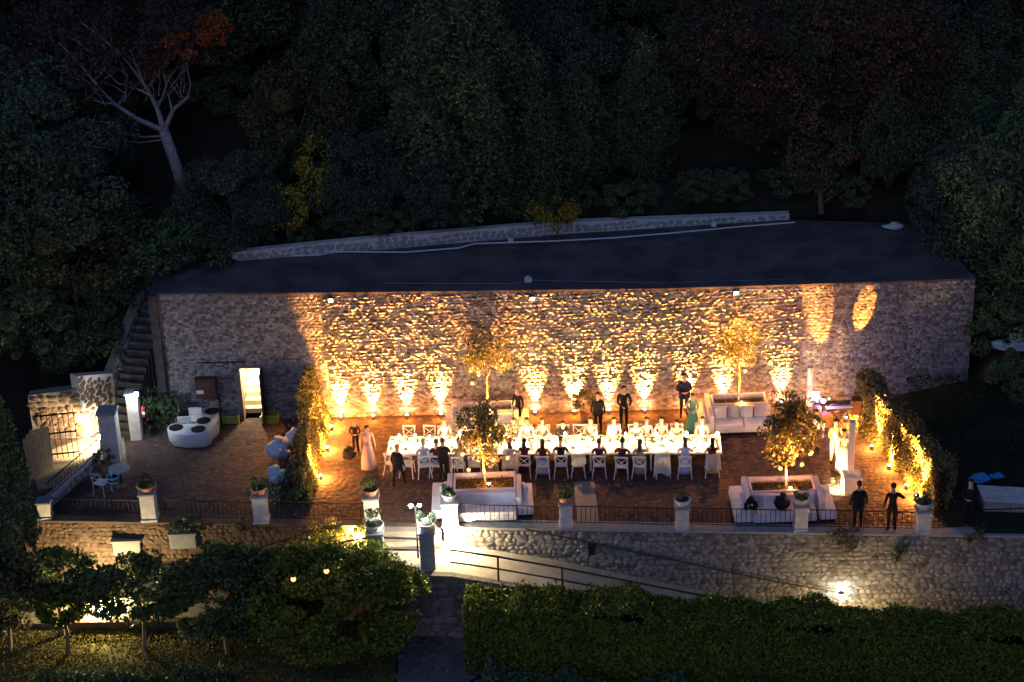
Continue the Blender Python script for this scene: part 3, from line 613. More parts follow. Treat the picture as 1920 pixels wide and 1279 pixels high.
def _wood(kind, p, sc, rz=0.0, label=None):
    lab = {'round': 'dark green broadleaf tree in the unlit wood behind the terrace', 'blue': 'bluish dark bushy tree in the unlit wood behind the terrace', 'cone': 'dark pointed conifer in the unlit wood behind the terrace',
           'olive': 'olive green loose tree in the unlit wood behind the terrace', 'brown': 'dull brown leafless-looking tree in the unlit wood behind the terrace', 'bush': 'low dark bush at the edge of the unlit wood'}
    spec = {'round': (0.9, 2.5, 2.4, 2.9, 20000, 0.13, 'leafdark', 70, 0.25), 'blue': (0.6, 2.7, 2.5, 2.4, 20000, 0.12, 'leafblue', 60, 0.1), 'cone': (0.4, 2.1, 2.0, 3.8, 20000, 0.125, 'leafdark', 80, 0.62),
            'olive': (1.0, 2.2, 2.2, 2.6, 14000, 0.13, 'leafolive', 50, 0.2), 'brown': (1.6, 2.9, 2.6, 2.4, 13000, 0.12, 'leafbrown', 70, 0.0), 'bush': (0.1, 1.2, 1.1, 0.9, 6500, 0.10, 'leafdark', 26, 0.0)}
    if kind not in protos:
        s = spec[kind]; t = make_tree('forest_tree' if kind != 'bush' else 'bush', lab[kind], 'tree' if kind != 'bush' else 'bush', s[0], s[1], s[2], s[3], s[4], s[5], M[s[6]], M['bark'], 0.13, len(protos) + 5, s[7], s[8], GF + ', ' + kind + ' kind')
        protos[kind] = t; t.location = p; t.scale = (sc,) * 3; t.rotation_euler.z = rz; return t
    return copy_thing(protos[kind], p, rz, label, scale=sc)
rg = random.Random(21)
kinds = ['round', 'blue', 'cone', 'olive', 'round', 'round', 'blue', 'brown']
for row, (dy, n, s0, s1) in enumerate(((2.0, 20, 0.5, 0.7), (4.4, 22, 0.7, 0.95), (7.5, 20, 0.8, 1.1), (12.0, 15, 0.85, 1.2), (16.5, 14, 0.9, 1.25), (21.5, 13, 0.9, 1.3), (27, 12, 1.0, 1.3))):
    for i in range(n):
        x = -23 + 46 * (i + 0.5 + rg.uniform(-.35, .35)) / n
        if row <= 1 and -13 < x < 12 and rg.random() < 0.15: continue
        yy = y_back(x) + dy + rg.uniform(-.9, .9); k = rg.choice(kinds)
        if row >= 2 and row <= 4 and 5 < x < 16: k = rg.choice(['brown', 'brown', 'olive', 'blue'])
        if row <= 1: k = rg.choice(['round', 'blue', 'bush', 'round', 'olive'])
        q = pix((x, yy, hgt(x, yy) + 2)); 
        wood(k, (x, yy, hgt(x, yy) - 0.3), rg.uniform(s0, s1), rg.uniform(0, 6.28))
for i in range(22):
    x = -13.5 + 27 * (i + rg.random()) / 22; yy = y_back(x) + 0.9 + rg.uniform(0, .5); wood('bush', (x, yy, hgt(x, yy) - 0.2), rg.uniform(0.5, 0.9), rg.uniform(0, 6))
for i in range(70):
    x = rg.uniform(-22, 24); yy = y_back(x) + rg.uniform(2, 17); o = wood('bush', Vector((x, yy, hgt(x, yy) - .2)), rg.uniform(.8, 1.5), rg.uniform(0, 6))
for x, y, sc in ((1480, 330, 1.0), (1600, 250, 1.15), (1700, 300, .9), (1380, 240, 1.0)):
    p = hitground(x, y); wood('brown', Vector((p.x, p.y, p.z - .3)), sc, rg.uniform(0, 6))
for x, y, sc in ((845, 405, 1.25), (985, 400, 1.15), (905, 330, 1.35), (1085, 350, .9), (640, 270, 1.0), (1210, 330, .8)):
    p = hitground(x, y); wood('cone', (p.x, p.y, p.z - .3), sc * rg.uniform(.75, .9), rg.uniform(0, 6))
# side slopes: left and right of the terraces
for (x, y, k, s) in ((40, 420, 'blue', 1.2), (110, 480, 'blue', 1.15), (200, 520, 'round', 1.1), (300, 520, 'bush', 1.5), (60, 560, 'round', 1.0), (150, 600, 'olive', 0.9), (230, 620, 'bush', 1.5), (30, 660, 'bush', 1.8), (110, 680, 'bush', 1.4), (180, 665, 'bush', 1.2), (280, 500, 'round', 0.8), (360, 505, 'bush', 1.3), (395, 500, 'bush', 0.9), (10, 300, 'blue', 1.2), (330, 430, 'bush', 1.6), (250, 440, 'round', .7),
                     (1860, 560, 'round', 1.0), (1890, 640, 'bush', 1.2), (1840, 500, 'blue', 0.9), (1800, 450, 'round', 0.8), (1900, 740, 'bush', 0.9), (1850, 650, 'bush', 1.0), (1920, 480, 'cone', 1.0), (1940, 600, 'round', 1.0)):
    p = hitground(x, y); wood(k, Vector((p.x, p.y, p.z - .2)), s, rg.uniform(0, 6))
for bx in range(14):
    x = -20 + bx * .62 + rg.uniform(-.2, .2); yy = YA + 1.4 + rg.uniform(0, 1.6); wood('bush', (x, yy, hgt(x, yy) - .2), rg.uniform(.7, 1.1), rg.uniform(0, 6))
ORD = ['first', 'second', 'third', 'fourth', 'fifth', 'sixth', 'seventh', 'eighth', 'ninth', 'tenth', 'eleventh', 'twelfth', 'thirteenth', 'fourteenth', 'fifteenth', 'sixteenth', 'seventeenth', 'eighteenth', 'nineteenth', 'twentieth']
NM = {'round': 'dark green broadleaf tree', 'blue': 'bluish bushy tree', 'cone': 'dark pointed conifer', 'olive': 'loose olive green tree', 'brown': 'dull brown tree', 'bush': 'low dark bush'}
for kd in NM:
    ob = [o for k, o in WOODS if k == kd]
    bands = {}
    for o in ob:
        q = pix(o.location); b = 'left of the yard' if q[0] < 330 and q[1] > 400 else 'right of the wall end' if q[0] > 1790 and q[1] > 400 else 'at the wood edge' if q[1] > 400 else 'low in the wood' if q[1] > 290 else 'halfway up the wood' if q[1] > 170 else 'high in the wood' if q[1] > 60 else 'at the top of the picture'
        bands.setdefault(b, []).append((q[0], o))
    for b, l in bands.items():
        l.sort(key=lambda v: v[0])
        for i, (_, o) in enumerate(l):
            k = len(l); o['label'] = NM[kd] + ' ' + b + ('' if k == 1 else (', ' + ORD[i] + ' from the left') if i <= k // 2 or k - 1 - i >= len(ORD) else ', ' + (ORD[k - 1 - i] + ' from the right'))
# leaning pine with pale forked trunk
base = hitground(348, 362); yb0 = base.y
def q(px, py, dy=0.0): return PY(px, py, yb0 + dy) - base
t = thing('pine_tree', 'tall pine with pale leaning forked trunk and a rust coloured crown tip', 'tree', base)
mb = MB(); mb.tube([q(349, 368), q(330, 310), q(307, 245)], [0.26, 0.22, 0.2], 9)
for pts, r in (([(307, 245), (255, 222), (215, 195), (182, 160)], .12), ([(307, 245), (296, 205), (278, 170), (250, 130), (225, 100)], .13), ([(307, 248), (325, 205), (352, 183), (357, 160), (348, 112), (350, 70)], .11),
               ([(275, 168), (262, 140), (245, 95)], .05), ([(302, 255), (270, 257), (215, 248)], .04), ([(322, 205), (318, 185), (310, 168)], .04), ([(285, 180), (250, 163), (215, 155)], .04), ([(225, 100), (190, 70), (150, 40)], .05), ([(304, 262), (260, 268), (220, 262)], .03), ([(182, 160), (150, 120), (110, 80)], .06), ([(215, 195), (180, 190), (140, 180)], .03), ([(296, 205), (312, 160), (300, 110)], .05)):
    mb.tube([q(x, y, (i * 0.25)) for i, (x, y) in enumerate(pts)], [r * (1 - .22 * i) for i in range(len(pts))], 6)
mb.build('trunk', M['palebark'], t, True)
def blob(cx, cy, rx, rz, n, K, seed, dy=0.0, s=.26):
    return crown_pts(n, K, rx, rx * .8, rz, s, seed) + np.array(tuple(q(cx, cy, dy)))
C = np.concatenate([blob(240, 30, 3.6, 1.5, 5200, 60, 3, .8, .2), blob(110, 80, 2.6, 1.6, 3200, 50, 4, .8, .18), blob(330, 75, 1.9, 1.3, 2600, 40, 5, 0, .2), blob(210, 130, 2.4, 1.2, 1500, 40, 6, 0.6, .12)])
mbt = MB(); tr_ = random.Random(8)
for k in range(70):
    a = q(tr_.uniform(150, 350), tr_.uniform(90, 200), .3); e = a + Vector((tr_.uniform(-1, 1), tr_.uniform(-.4, .4), tr_.uniform(.3, 1.4))); mbt.tube([a, a.lerp(e, .5) + Vector((.08, 0, 0)), e], [.022, .014, .006], 4)
mbt.build('twigs', M['palebark'], t)
link('crown', leafmesh('crown', C, 0.13), M['leafpine'], t)
link('rust_foliage', leafmesh('rust', np.concatenate([blob(400, 55, 0.85, 0.75, 1900, 16, 8, -.5), blob(340, 75, 1.2, 0.5, 1300, 14, 9, -.5)]), 0.11), M['leafrust'], t)['label'] = 'rust coloured foliage clump of the pine'
# bushes with yellow light painted into their leaves, reddish tree patches
for nm, lab, cat, x, y, rx, rz, n, lm, dz in (('yellow_lit_bush', 'bush with painted yellow light at the wood edge above the middle of the wall', 'bush', 1046, 437, 0.95, 0.75, 2600, 'leafyellowlit', 0), ('yellow_lit_bush', 'loose bush with painted yellow light standing tallest at the left of the wood edge', 'bush', 604, 452, 0.75, 1.5, 1700, 'leafyellowlit', 0),
        ('yellow_lit_bush', 'small bush with painted yellow light left of the taller one', 'bush', 540, 468, 0.9, 0.9, 1300, 'leafyellowlit', 0), ('twiggy_bush', 'pale twiggy bush at the foot of the wood, right of the yellowish bushes', 'bush', 705, 462, 0.6, 0.5, 500, 'leafolive', 0)):
    p = P(x, y, ZW + .3) + Vector((0, 0, 1.1 if x == 604 else .5 if x == 540 else 0))
    t = thing(nm, lab, cat, p + Vector((0, .4, 0))); mb = MB(); branches(mb, Vector((0, 0, -.2)), rz * 1.3, (0, 0), .05, x, 7, rx * .8); mb.build('stems', M['bark'], t)
    link('foliage', leafmesh('foliage', crown_pts(n, 26, rx, rx, rz, .3, x) + np.array([0, 0, rz + .1]), 0.1), M[lm], t)
for lab, x, y, rx, rz, n, lm in (('tall rust brown tree high in the wood at the right', 1650, 330, 2.2, 1.7, 5000, 'leafbrown'), ('ochre tinted tree lower in the wood at the right', 1540, 400, 1.5, 1.5, 2600, 'leafolive')):
    p = hitground(x, y); make_tree('autumn_tree', lab, 'tree', 1.0, rx, rx, rz, n, .12, M[lm], M['bark'], .12, x, 40, loc=p)
t = make_tree('rust_tree', 'tree with rust red foliage in the wood at the right', 'tree', 1.0, 1.1, 1.0, 0.8, 2200, .12, M['leafrust'], M['bark'], .1, 77, 26, loc=hitground(1635, 345))
# cypress at the left edge, in front
p = P(6, 1190, -3.1)
t = make_tree('cypress', 'tall dark cypress at the left edge of the picture', 'tree', 0.3, 1.95, 1.7, 5.1, 32000, .13, M['leafdark'], M['bark'], .16, 91, 120, .55, loc=(p.x, p.y, -3.1), spread=.2)
# citrus trees below the wall
ZL = -3.0
for x, y, rx, rz, th, n, lab, lm in ((272, 1222, 1.9, .95, 1.55, 12000, 'spreading garden tree with bent trunk right of the glowing ground lamp', 'leaf'), (120, 1190, 1.4, .8, 1.6, 7000, 'garden tree left of the glowing ground lamp', 'leaf'), (428, 1226, 2.1, 1.35, 1.1, 22000, 'dense garden tree between the spreading tree and the clipped tree', 'leaf'), (640, 1243, 2.75, 1.75, .65, 34000, 'big round clipped tree left of the dark central path', 'leafhedge'), (545, 1205, 1.7, 1.2, 1.0, 12000, 'garden tree behind the big clipped tree under the handrail', 'leaf'), (20, 1215, 1.5, 1.3, 1.0, 7000, 'garden tree with lights glinting through it at the left edge', 'leafivy'), (128, 1225, .8, .65, 1.2, 2500, 'small light green garden tree near the ground lamp', 'leafhedge')):
    p = P(x, y, ZL); make_tree('garden_tree', lab, 'tree', th, rx, rx * .75, rz, n, .13, M[lm], M['bark'], .09, x, 90, loc=(p.x, p.y, ZL), spread=.24, fill=.6)
t = thing('garden_lamp', 'bright lamp on a short post under the garden trees', 'lamp', P(186, 1172, ZL)); t.location.y += .25
MB().tube([(0, 0, 0), (0, 0, .35)], .03, 8).build('post', M['iron'], t); MB().ball((0, 0, .45), .11).build('glass_shade', M['lens'], t)
lamp('lamp_light', 'POINT', (0, -.02, .62), 150, (1, .72, .32), t, .1)
for x, y, z, l in ((550, 1086, -1.4, 'glowing lantern in the gap between two garden trees'), (612, 1071, -1.2, 'smaller lantern above the big clipped tree')):
    p = PY(x, y, P(x, 1235, ZL).y - 1.9); t = thing('garden_lantern', l, 'lantern', p, 0); MB().ball((0, 0, 0), .085).build('globe', M['globe'], t); MB().tube([(0, 0, -.08), (0, 0, ZL - p.z - .4)], .014, 6).build('pole', M['iron'], t); MB().tube([(0, 0, .08), (0, 0, .11)], .05, 8).build('cap', M['iron'], t); lamp('lamp_light', 'POINT', (0, -.16, 0), .3, (1, .5, .18), t, .06)
p = P(8, 1130, -3.2); t = thing('garden_lamp', 'lamp hidden behind the leaves at the left edge', 'lamp', (p.x, p.y + 1.2, ZL)); MB().tube([(0, 0, 0), (0, 0, 1.2)], .03, 8).build('post', M['iron'], t); MB().ball((0, 0, 1.3), .12).build('glass_shade', M['lens'], t); lamp('lamp_light', 'POINT', (0, 0, 1.6), 14, (1, .72, .3), t, .1)
# hedges
def hedge(label, A, B, thick, zb, zt, n, leaf, lm, seed, wob=.12, core=True, name='hedge', bat=0.0):
    t = thing(name, label, 'hedge')
    link('foliage', leafmesh('foliage', hedge_pts(n, A, B, thick, zb, zt, seed, wob, bat), leaf), lm, t)
    if core:
        A = (A[0], A[1]); B = (B[0], B[1]); thick = thick
        A = Vector((A[0], A[1])); B = Vector((B[0], B[1])); d = (B - A).normalized(); nn = Vector((-d.y, d.x)); g_ = min(thick * .42, .12 + wob * 1.2); A = A + d * g_; B = B - d * .1; a = A + nn * g_; b = B + nn * g_; c = B + nn * (thick - g_); e = A + nn * (thick - g_)
        m_ = MB(); sh = [nn * bat * (zt[0] - zb[0]), nn * bat * (zt[1] - zb[1])]
        lo_ = [m_.b.verts.new((p.x, p.y, z)) for p, z in ((a, zb[0]), (b, zb[1]), (c, zb[1]), (e, zb[0]))]; hi_ = [m_.b.verts.new((p.x + q_.x, p.y + q_.y, z - .3 - wob * 1.3)) for p, z, q_ in ((a, zt[0], sh[0]), (b, zt[1], sh[1]), (c, zt[1], sh[1]), (e, zt[0], sh[0]))]
        m_.b.faces.new(lo_[::-1]); m_.b.faces.new(hi_)
        for k in range(4): m_.b.faces.new((lo_[k], lo_[(k + 1) % 4], hi_[(k + 1) % 4], hi_[k]))
        m_.build('inner_branches', M['earth'], t)
    return t
hb = [ro[0].lerp(ro[1], .35) + Vector((0, -.25, 0)), ro[5] + Vector((0, -.25, 0))]
zt0 = zfor(hb[0], 1092); zt1 = zfor(hb[1], 1158)
A = hb[0] + Vector((-.15, -1.7, 0)); B = hb[1] + Vector((0, -1.7, 0))
hedge('long clipped hedge below the ramp with a lamplit yellow green left end', A, B, 1.7, (-3.4, -6.0), (zt0, zt1), 125000, .12, M['leafhedge'], 3, .2)
A2 = A + Vector((.3, -5.6, 0)); B2 = B + Vector((0, -5.6, 0))
hedge('dark shrub bank in front of the long clipped hedge', A2, B2, 5.3, (-4.4, -6.6), (zt0 - 2.1, zt1 - 2.1), 110000, .13, M['leafdark'], 8, .25)
A3 = P(60, 1312, -3.3); B3 = P(430, 1312, -3.3)
hedge('low dark hedge at the bottom left corner', A3, B3, 1.0, (-3.6, -3.6), (-2.85, -2.85), 9000, .1, M['leafdark'], 9)
for x, y, l in ((960, 1262, 'pale leafy shrub poking up at the bottom centre'), (1320, 1255, 'pale twiggy shrub at the bottom right of centre')):
    p = P(x, y, -4.0); t = thing('shrub', l, 'shrub', p); link('foliage', leafmesh('f', crown_pts(700, 12, .55, .4, .5, .3, x) + np.array([0, 0, .2]), .1), M['leafolive'], t); mb = MB(); branches(mb, Vector((0, 0, -.4)), .6, (0, 0), .02, x, 5, .4); mb.build('stems', M['bark'], t)
# trailing shrubs on the walls
def trail(x, y, rx, rz, n, lm, l, yy=None, dy=-.2):
    p = PW(x, y, -dy); t = thing('wall_shrub', l, 'shrub', p)
    link('foliage', leafmesh('f', crown_pts(n, 16, rx, .25, rz, .3, int(x)), .085), lm, t); mb = MB()
    for k in range(8):
        a = k * .8; mb.tube([(0, .15, -.1), (math.sin(a) * rx * .5, 0, math.cos(a) * rz * .4), (math.sin(a) * rx, -.1, rz * math.cos(a * 1.3))], [.015, .01, .004], 4)
    mb.build('stems', M['bark'], t)
trail(1590, 1006, .75, .45, 520, M['leafolive'], 'straggly shrub growing from the grey wall under the two men'); trail(1690, 1036, .35, .35, 280, M['leafdark'], 'small dark tuft growing on the grey wall at the right')
trail(1830, 1000, .4, .4, 200, M['leafolive'], 'thin brown shrub on the wall edge at the far right')
trail(345, 985, .7, .35, 800, M['leafdark'], 'trailing dark shrub above the pale plaque on the brown wall', TF[0].y); trail(612, 998, .7, .45, 700, M['leafyellowlit'], 'yellow green shrub spilling over the brown wall near the landing', TF[0].y); trail(458, 988, .3, .35, 260, M['leafolive'], 'thin climber on the brown wall below the second pot', TF[0].y)
trail(678, 1010, .45, .5, 900, M['leafyellowlit'], 'bright yellow lit leaves beside the left gate pillar', TF[1].y)  # yellow lamp glow is also put into the leaf colour
# ivy hedges dividing the event terrace
iA = P(584, 950); iB = P(621, 784)
hedge('dark ivy hedge with lit inner side dividing the yard from the dining terrace', iA, iB, .4, (0, 0), (1.1, 2.2), 26000, .09, M['leafivy'], 5, .08, bat=.22)
rA = P(1592, 785); rB = P(1748, 962)
hr = hedge('ivy hedge lit by uplights along the right side of the terrace', rA, rB, .55, (0, 0), (1.9, 1.65), 34000, .09, M['leafivy'], 6, .12, bat=.12)
fb = P(545, 930); t = thing('flower_bush', 'dark bush with tiny white flowers beside the ivy hedge', 'bush', fb)
link('foliage', leafmesh('f', crown_pts(3000, 24, .75, 1.0, .55, .3, 4) + np.array([0, 0, .5]), .09), M['leafdark'], t); link('flowers', leafmesh('g', crown_pts(90, 24, .8, 1.05, .6, .3, 5) + np.array([0, 0, .55]), .06), M['flower'], t); mb = MB(); branches(mb, Vector((0, 0, 0)), .6, (0, 0), .03, 4, 5, .4); mb.build('stems', M['bark'], t)
fb = P(322, 790); t = thing('shrub', 'dark shrub climbing the wall foot left of the white basins', 'shrub', fb + Vector((-.2, -.3, 0)))
link('foliage', leafmesh('f', crown_pts(2600, 24, 1.0, .6, .8, .3, 14) + np.array([0, 0, .6]), .1), M['leafdark'], t); mb = MB(); branches(mb, Vector((0, 0, 0)), .8, (0, 0), .03, 9, 5, .4); mb.build('stems', M['bark'], t)
# ------------------------------------------------------------------ uplights
WARM = (1.0, 0.30, 0.036); WARM2 = (1.0, 0.36, 0.06)
def uplight(p, label, e, aim, spot=60, blend=.8, group='uplights along the foot of the stone wall', col=WARM, size=.04, up=.1, spill=5):
    t = thing('uplight', label, 'uplight', p, 0, group)
    MB().lathe([(.07, 0), (.075, .015), (.075, .02)], n=12).build('base', M['black'], t)
    rot = Vector(aim).to_track_quat('Z', 'Y').to_matrix()
    h = MB(); h.tube([Vector((0, 0, .06)), Vector((0, 0, .06)) + Vector(aim).normalized() * .09], .055, 10); h.build('housing', M['black'], t)
    MB().tube([Vector((0, 0, .06)) + Vector(aim).normalized() * .091, Vector((0, 0, .06)) + Vector(aim).normalized() * .097], .05, 10).build('lens', M['lens'], t)
    lamp('lamp_light', 'SPOT', Vector((0, 0, .08)) + Vector(aim).normalized() * .12, e, col, t, size, spot, blend, aim)
    if spill: lamp('spill_light', 'POINT', Vector((0, -.16 if aim[1] >= 0 and abs(aim[0]) < .05 else 0, .22)), spill, col, t, .08)
    return t
UX = [640, 701, 764, 828, 1004, 1077, 1141, 1208, 1286, 1355, 1463]
for i, x in enumerate(UX):
    k = 1 if x < 1240 else 2; A, B = WB[k], WB[k + 1]; f = (x - pix(A)[0]) / (pix(B)[0] - pix(A)[0]); p = A.lerp(B, f)
    uplight((p.x, p.y - .24, 0.0), ['at the far left beside the ivy hedge', 'second from the ivy hedge', 'third from the ivy hedge', 'just left of the back planter', 'just right of the back planter', 'behind the middle of the table', 'left of the standing waiter', 'right of the standing waiter', 'behind the man in the navy jacket', 'behind the back right sofa', 'at the right end behind the white column'][i] and 'small uplight at the wall foot ' + ['at the far left beside the ivy hedge', 'second from the ivy hedge', 'third from the ivy hedge', 'just left of the back planter', 'just right of the back planter', 'behind the middle of the table', 'left of the standing waiter', 'right of the standing waiter', 'behind the man in the navy jacket', 'behind the back right sofa', 'at the right end behind the white column'][i], 5200, (0, .20, 1), 46, 1.0, spill=8)
for i, (x, y) in enumerate(((1637, 841), (1663, 878), (1692, 915), (1724, 935), (1604, 800))):
    q_ = P(x, y); f_ = (q_.y - rA.y) / (rB.y - rA.y); q_ = rA.lerp(rB, f_) + Vector((-.15, -.06, 0))
    uplight(q_, 'uplight at the foot of the right ivy hedge, ' + ['second', 'third', 'fourth', 'nearest the railing', 'farthest back'][i], (3800, 3400, 3400, 3400, 1400)[i], (.13, .06, 1), 52, .8, 'uplights along the right ivy hedge', WARM2, spill=34)
for i, (x, y) in enumerate(((599, 898), (610, 845), (620, 806))):
    q_ = P(x, y); f_ = (q_.y - iA.y) / (iB.y - iA.y); q_ = iA.lerp(iB, f_) + Vector((.13, 0, 0))
    uplight(q_, 'uplight at the foot of the left ivy hedge, ' + ['nearest', 'middle', 'farthest'][i], (1300, 1000, 330)[i], (-.24, .0, 1), 50, .8, 'uplights along the left ivy hedge', WARM2, spill=60)
uplight(P(1585, 790), 'added narrow uplight behind the band throwing a tall streak on the wall', 1900, (PY(1618, 590, WB[3].y) - P(1585, 790)), 11, .12, 'added stage uplights')  # added lamp, stands in for orange light reaching the wall through foliage
uplight(P(1555, 775), 'added narrow uplight behind the white column throwing a blot on the wall', 1400, (PY(1535, 585, WB[3].y) - P(1555, 775)), 17, .15, 'added stage uplights')  # second added lamp, makes the other orange patch on the wall
# ================================================================== LEFT YARD
# open lit doorway with stairs inside
A, B = WB[0], WB[1]; X = (B - A).normalized(); Yn = Vector((-X.y, X.x, 0)); u0 = (DOOR[0] - A).dot(X); u1 = (DOOR[1] - A).dot(X); hz = zfor(DOOR[0], 677)
rz = math.atan2(X.y, X.x); dc = A + X * ((u0 + u1) / 2)
t = thing('doorway', 'open lit doorway with pale stairs inside and dark door leaf', 'doorway', (dc.x, dc.y, 0), rz)
w = u1 - u0; fr = MB()
fr.box((-w / 2 + .03, .2, hz / 2), (.06, .5, hz)); fr.box((w / 2 - .03, .2, hz / 2), (.06, .5, hz)); fr.box((0, .2, hz - .03), (w - .12, .5, .06)); fr.build('door_frame', M['wood'], t)
rm = MB(); rm.box((0, 2.6, hz / 2 + .3), (w, .05, hz + 1.2)); rm.box((-w / 2 - .05, 1.5, hz / 2 + .3), (.05, 2.2, hz + 1.2)); rm.box((w / 2 + .05, 1.5, hz / 2 + .3), (.05, 2.2, hz + 1.2)); rm.box((0, 1.5, hz + .6), (w + .1, 2.2, .05)); rm.build('stair_walls', M['plaster'], t)
for i in range(7): MB().box((0, .62 + .28 * i, .1 + .1 * i), (w - .02, .27, .2 + .2 * i)).build('stair_step', M['plaster'], t)
dl = MB(); dl.box((w / 2 + .02, -w * .42, hz / 2 - .02), (.05, w * .8, hz - .08), bev=.008); dl.build('door', M['doorwood'], t)
lamp('lamp_light', 'POINT', (0, .9, hz - .05), 60, (1, .80, .48), t, .1)
def onwall(px, py, off=0.1):
    p = A + X * 1; 
    # intersect view ray with the first wall segment plane
    d = ray(px, py); tt = (A - CAM).dot(Yn) / d.dot(Yn); return CAM + d * tt - Yn * off
bx = onwall(388, 723, .16); t = thing('wall_cabinet', 'brown cabinet with a white sticker on the grey wall', 'cabinet', bx, rz)
MB().box((0, 0, 0), (.78, .3, .8), bev=.02).build('cabinet_body', M['redwood'], t); MB().box((0, -.16, 0), (.7, .02, .72)).build('cabinet_door', M['redwood'], t); MB().box((-.22, -.175, -.1), (.26, .01, .15)).build('sticker', M['white'], t)
tag(MB().tube([onwall(367, 700, .03), onwall(368, 680, .03), onwall(458, 678, .03)], .02, 6).tube([onwall(410, 740, .03), onwall(414, 775, .03)], .02, 6).build('conduit', M['iron']), 'dark conduit framing the wall above the brown cabinet', 'conduit')
def crate(p, rz, label):
    t = thing('crate', label, 'crate', p, rz, 'green crates by the doorway'); L, Wd, H = .62, .42, .34
    for s in (-1, 1):
        for z in (.05, .16, .29): MB().box((0, s * Wd / 2, z), (L, .02, .07)).build('side_slat', M['crate'], t); 
        for z in (.05, .16, .29): MB().box((s * L / 2, 0, z), (.02, Wd - .02, .07)).build('end_slat', M['crate'], t)
        for k in (-1, 1): MB().box((s * (L / 2 - .02), k * (Wd / 2 - .02), H / 2), (.035, .035, H)).build('corner_post', M['crate'], t)
    MB().box((0, 0, .012), (L - .02, Wd - .02, .02)).build('bottom', M['crate'], t)
crate(P(434, 790), rz, 'yellow green plastic crate left of the lit doorway'); crate(P(508, 790), rz, 'yellow green plastic crate right of the lit doorway')
p = P(497, 773, .35); tag(MB().lathe([(.03, 0), (.05, .02), (.05, .16), (.02, .2), (.02, .24)]).build('red_bottle', M['red']), 'small red bottle on the right crate by the door', 'bottle').location = P(500, 788, .1)
p = P(492, 786, 0); t = thing('white_shoe_box', 'small white carton on the ground before the doorway', 'carton', p); MB().box((0, 0, .05), (.16, .1, .1), bev=.01).build('carton_box', M['white'], t); MB().box((0, 0, .105), (.17, .11, .015)).build('carton_lid', M['white'], t)
# leaning poles
for a, b, l in (((590, 722, 1.6), (568, 782, 0), 'pale pole leaning on the ivy hedge near the wall'), ((590, 775, .5), (565, 800, 0), 'thin stick lying at the ivy hedge')):
    tag(MB().tube([P(*b), P(a[0], a[1], a[2])], .03, 6).build('leaning_pole', M['concrete']), l, 'pole')
tag(MB().tube([P(1770, 905, .9), P(1792, 945, 0)], .028, 6).build('leaning_pole', M['concrete']), 'pale pole leaning beside the right ivy hedge', 'pole')
for x, y, s, l, m, sd in ((524, 862, .85, 'large white rubbish bag on the bush, biggest of the three', 'plastic', 1), (554, 838, .68, 'white rubbish bag furthest back on the bush', 'plastic', 2), (519, 905, .62, 'pale blue rubbish bag nearest the railing', 'bluebag', 3)):
    bagmesh('rubbish_bag', l, P(x, y, .55), s, M['plastic'] if m == 'plastic' else mat('pale_blue_bag', (.38, .52, .66), .5), 'rubbish bags on the bush', sd)
# basin unit
t = thing('basin_unit', 'white curved basin unit with four round dark wells and chrome taps', 'basin unit', P(360, 812, 0)); O = P(360, 812, 0)
zt = .62
outl = [(313, 802), (318, 796), (332, 793), (346, 795), (354, 793), (357, 786), (354, 777), (361, 769), (376, 766), (392, 763), (408, 766), (411, 774), (409, 788), (399, 797), (393, 808), (382, 813), (350, 815), (322, 811)]
pts = [P(x, y, zt) - O for x, y in outl]; mb = MB(); n = len(pts); c = sum(pts, Vector()) / n
lv = []
for z, s in ((.0, .93), (.08, .98), (zt - .08, 1.0), (zt, .97)):
    lv.append([mb.b.verts.new((c.x + (p.x - c.x) * s, c.y + (p.y - c.y) * s, z)) for p in pts])
for i in range(3):
    for k in range(n): mb.b.faces.new((lv[i][k], lv[i][(k + 1) % n], lv[i + 1][(k + 1) % n], lv[i + 1][k]))
mb.b.faces.new(lv[0][::-1]); mb.b.faces.new(lv[3]); mb.build('basin_body', M['pipe'], t, True)
for x, y in ((330, 802), (372, 805), (382, 789), (397, 771)):
    p = P(x, y, zt) - O; MB().lathe([(.27, 0), (.27, .012), (.25, .02), (.24, .012)], (p.x, p.y, zt + .001), 20).build('basin_well', M['black'], t)
    MB().tube([(p.x, p.y, zt + .015), (p.x, p.y, zt + .42), (p.x, p.y - .12, zt + .42)], .016, 6).build('tap', M['chrome'], t)
for x, y in ((345, 785), (366, 768)):
    p = P(x, y, zt + .2) - O; MB().box((p.x, p.y, zt + .15), (.5, .07, .28), bev=.03).build('splash_panel', M['white'], t)
# white garden chair, blue tub, table
cp = P(193, 925); t = thing('garden_chair', 'white metal garden chair in the dark yard', 'chair', cp, R(-25))
for x, y in ((-.2, .2), (.2, .2), (-.2, -.2), (.2, -.2)): MB().tube([(x * 1.15, y * 1.2, 0), (x, y, .44 if y > 0 else .44)], .014, 6).build('leg', M['white'], t)
MB().box((0, 0, .45), (.46, .44, .025), bev=.01).build('seat', M['pipe'], t)
bk = MB()
for x in (-.21, .21): bk.tube([(x, -.2, .45), (x, -.27, .9)], .014, 6)
bk.tube([(-.21, -.27, .9), (.21, -.27, .9)], .014, 6); bk.tube([(-.21, -.24, .7), (.21, -.24, .7)], .012, 6); bk.build('backrest', M['white'], t)
for s in (-1, 1): MB().tube([(s * .24, -.24, .66), (s * .25, .18, .66), (s * .22, .2, .45)], .013, 6).build('armrest', M['white'], t)
tp_ = P(228, 912, 0); t = thing('side_table', 'small dark round table beside the white garden chair', 'table', tp_); MB().lathe([(.38, .70), (.4, .71), (.4, .73), (.38, .735)], n=20).build('tabletop', M['concrete'], t); MB().tube([(0, 0, .02), (0, 0, .70)], .03, 8).build('stem', M['iron'], t); MB().lathe([(.22, 0), (.22, .02)], n=14).build('base', M['iron'], t)
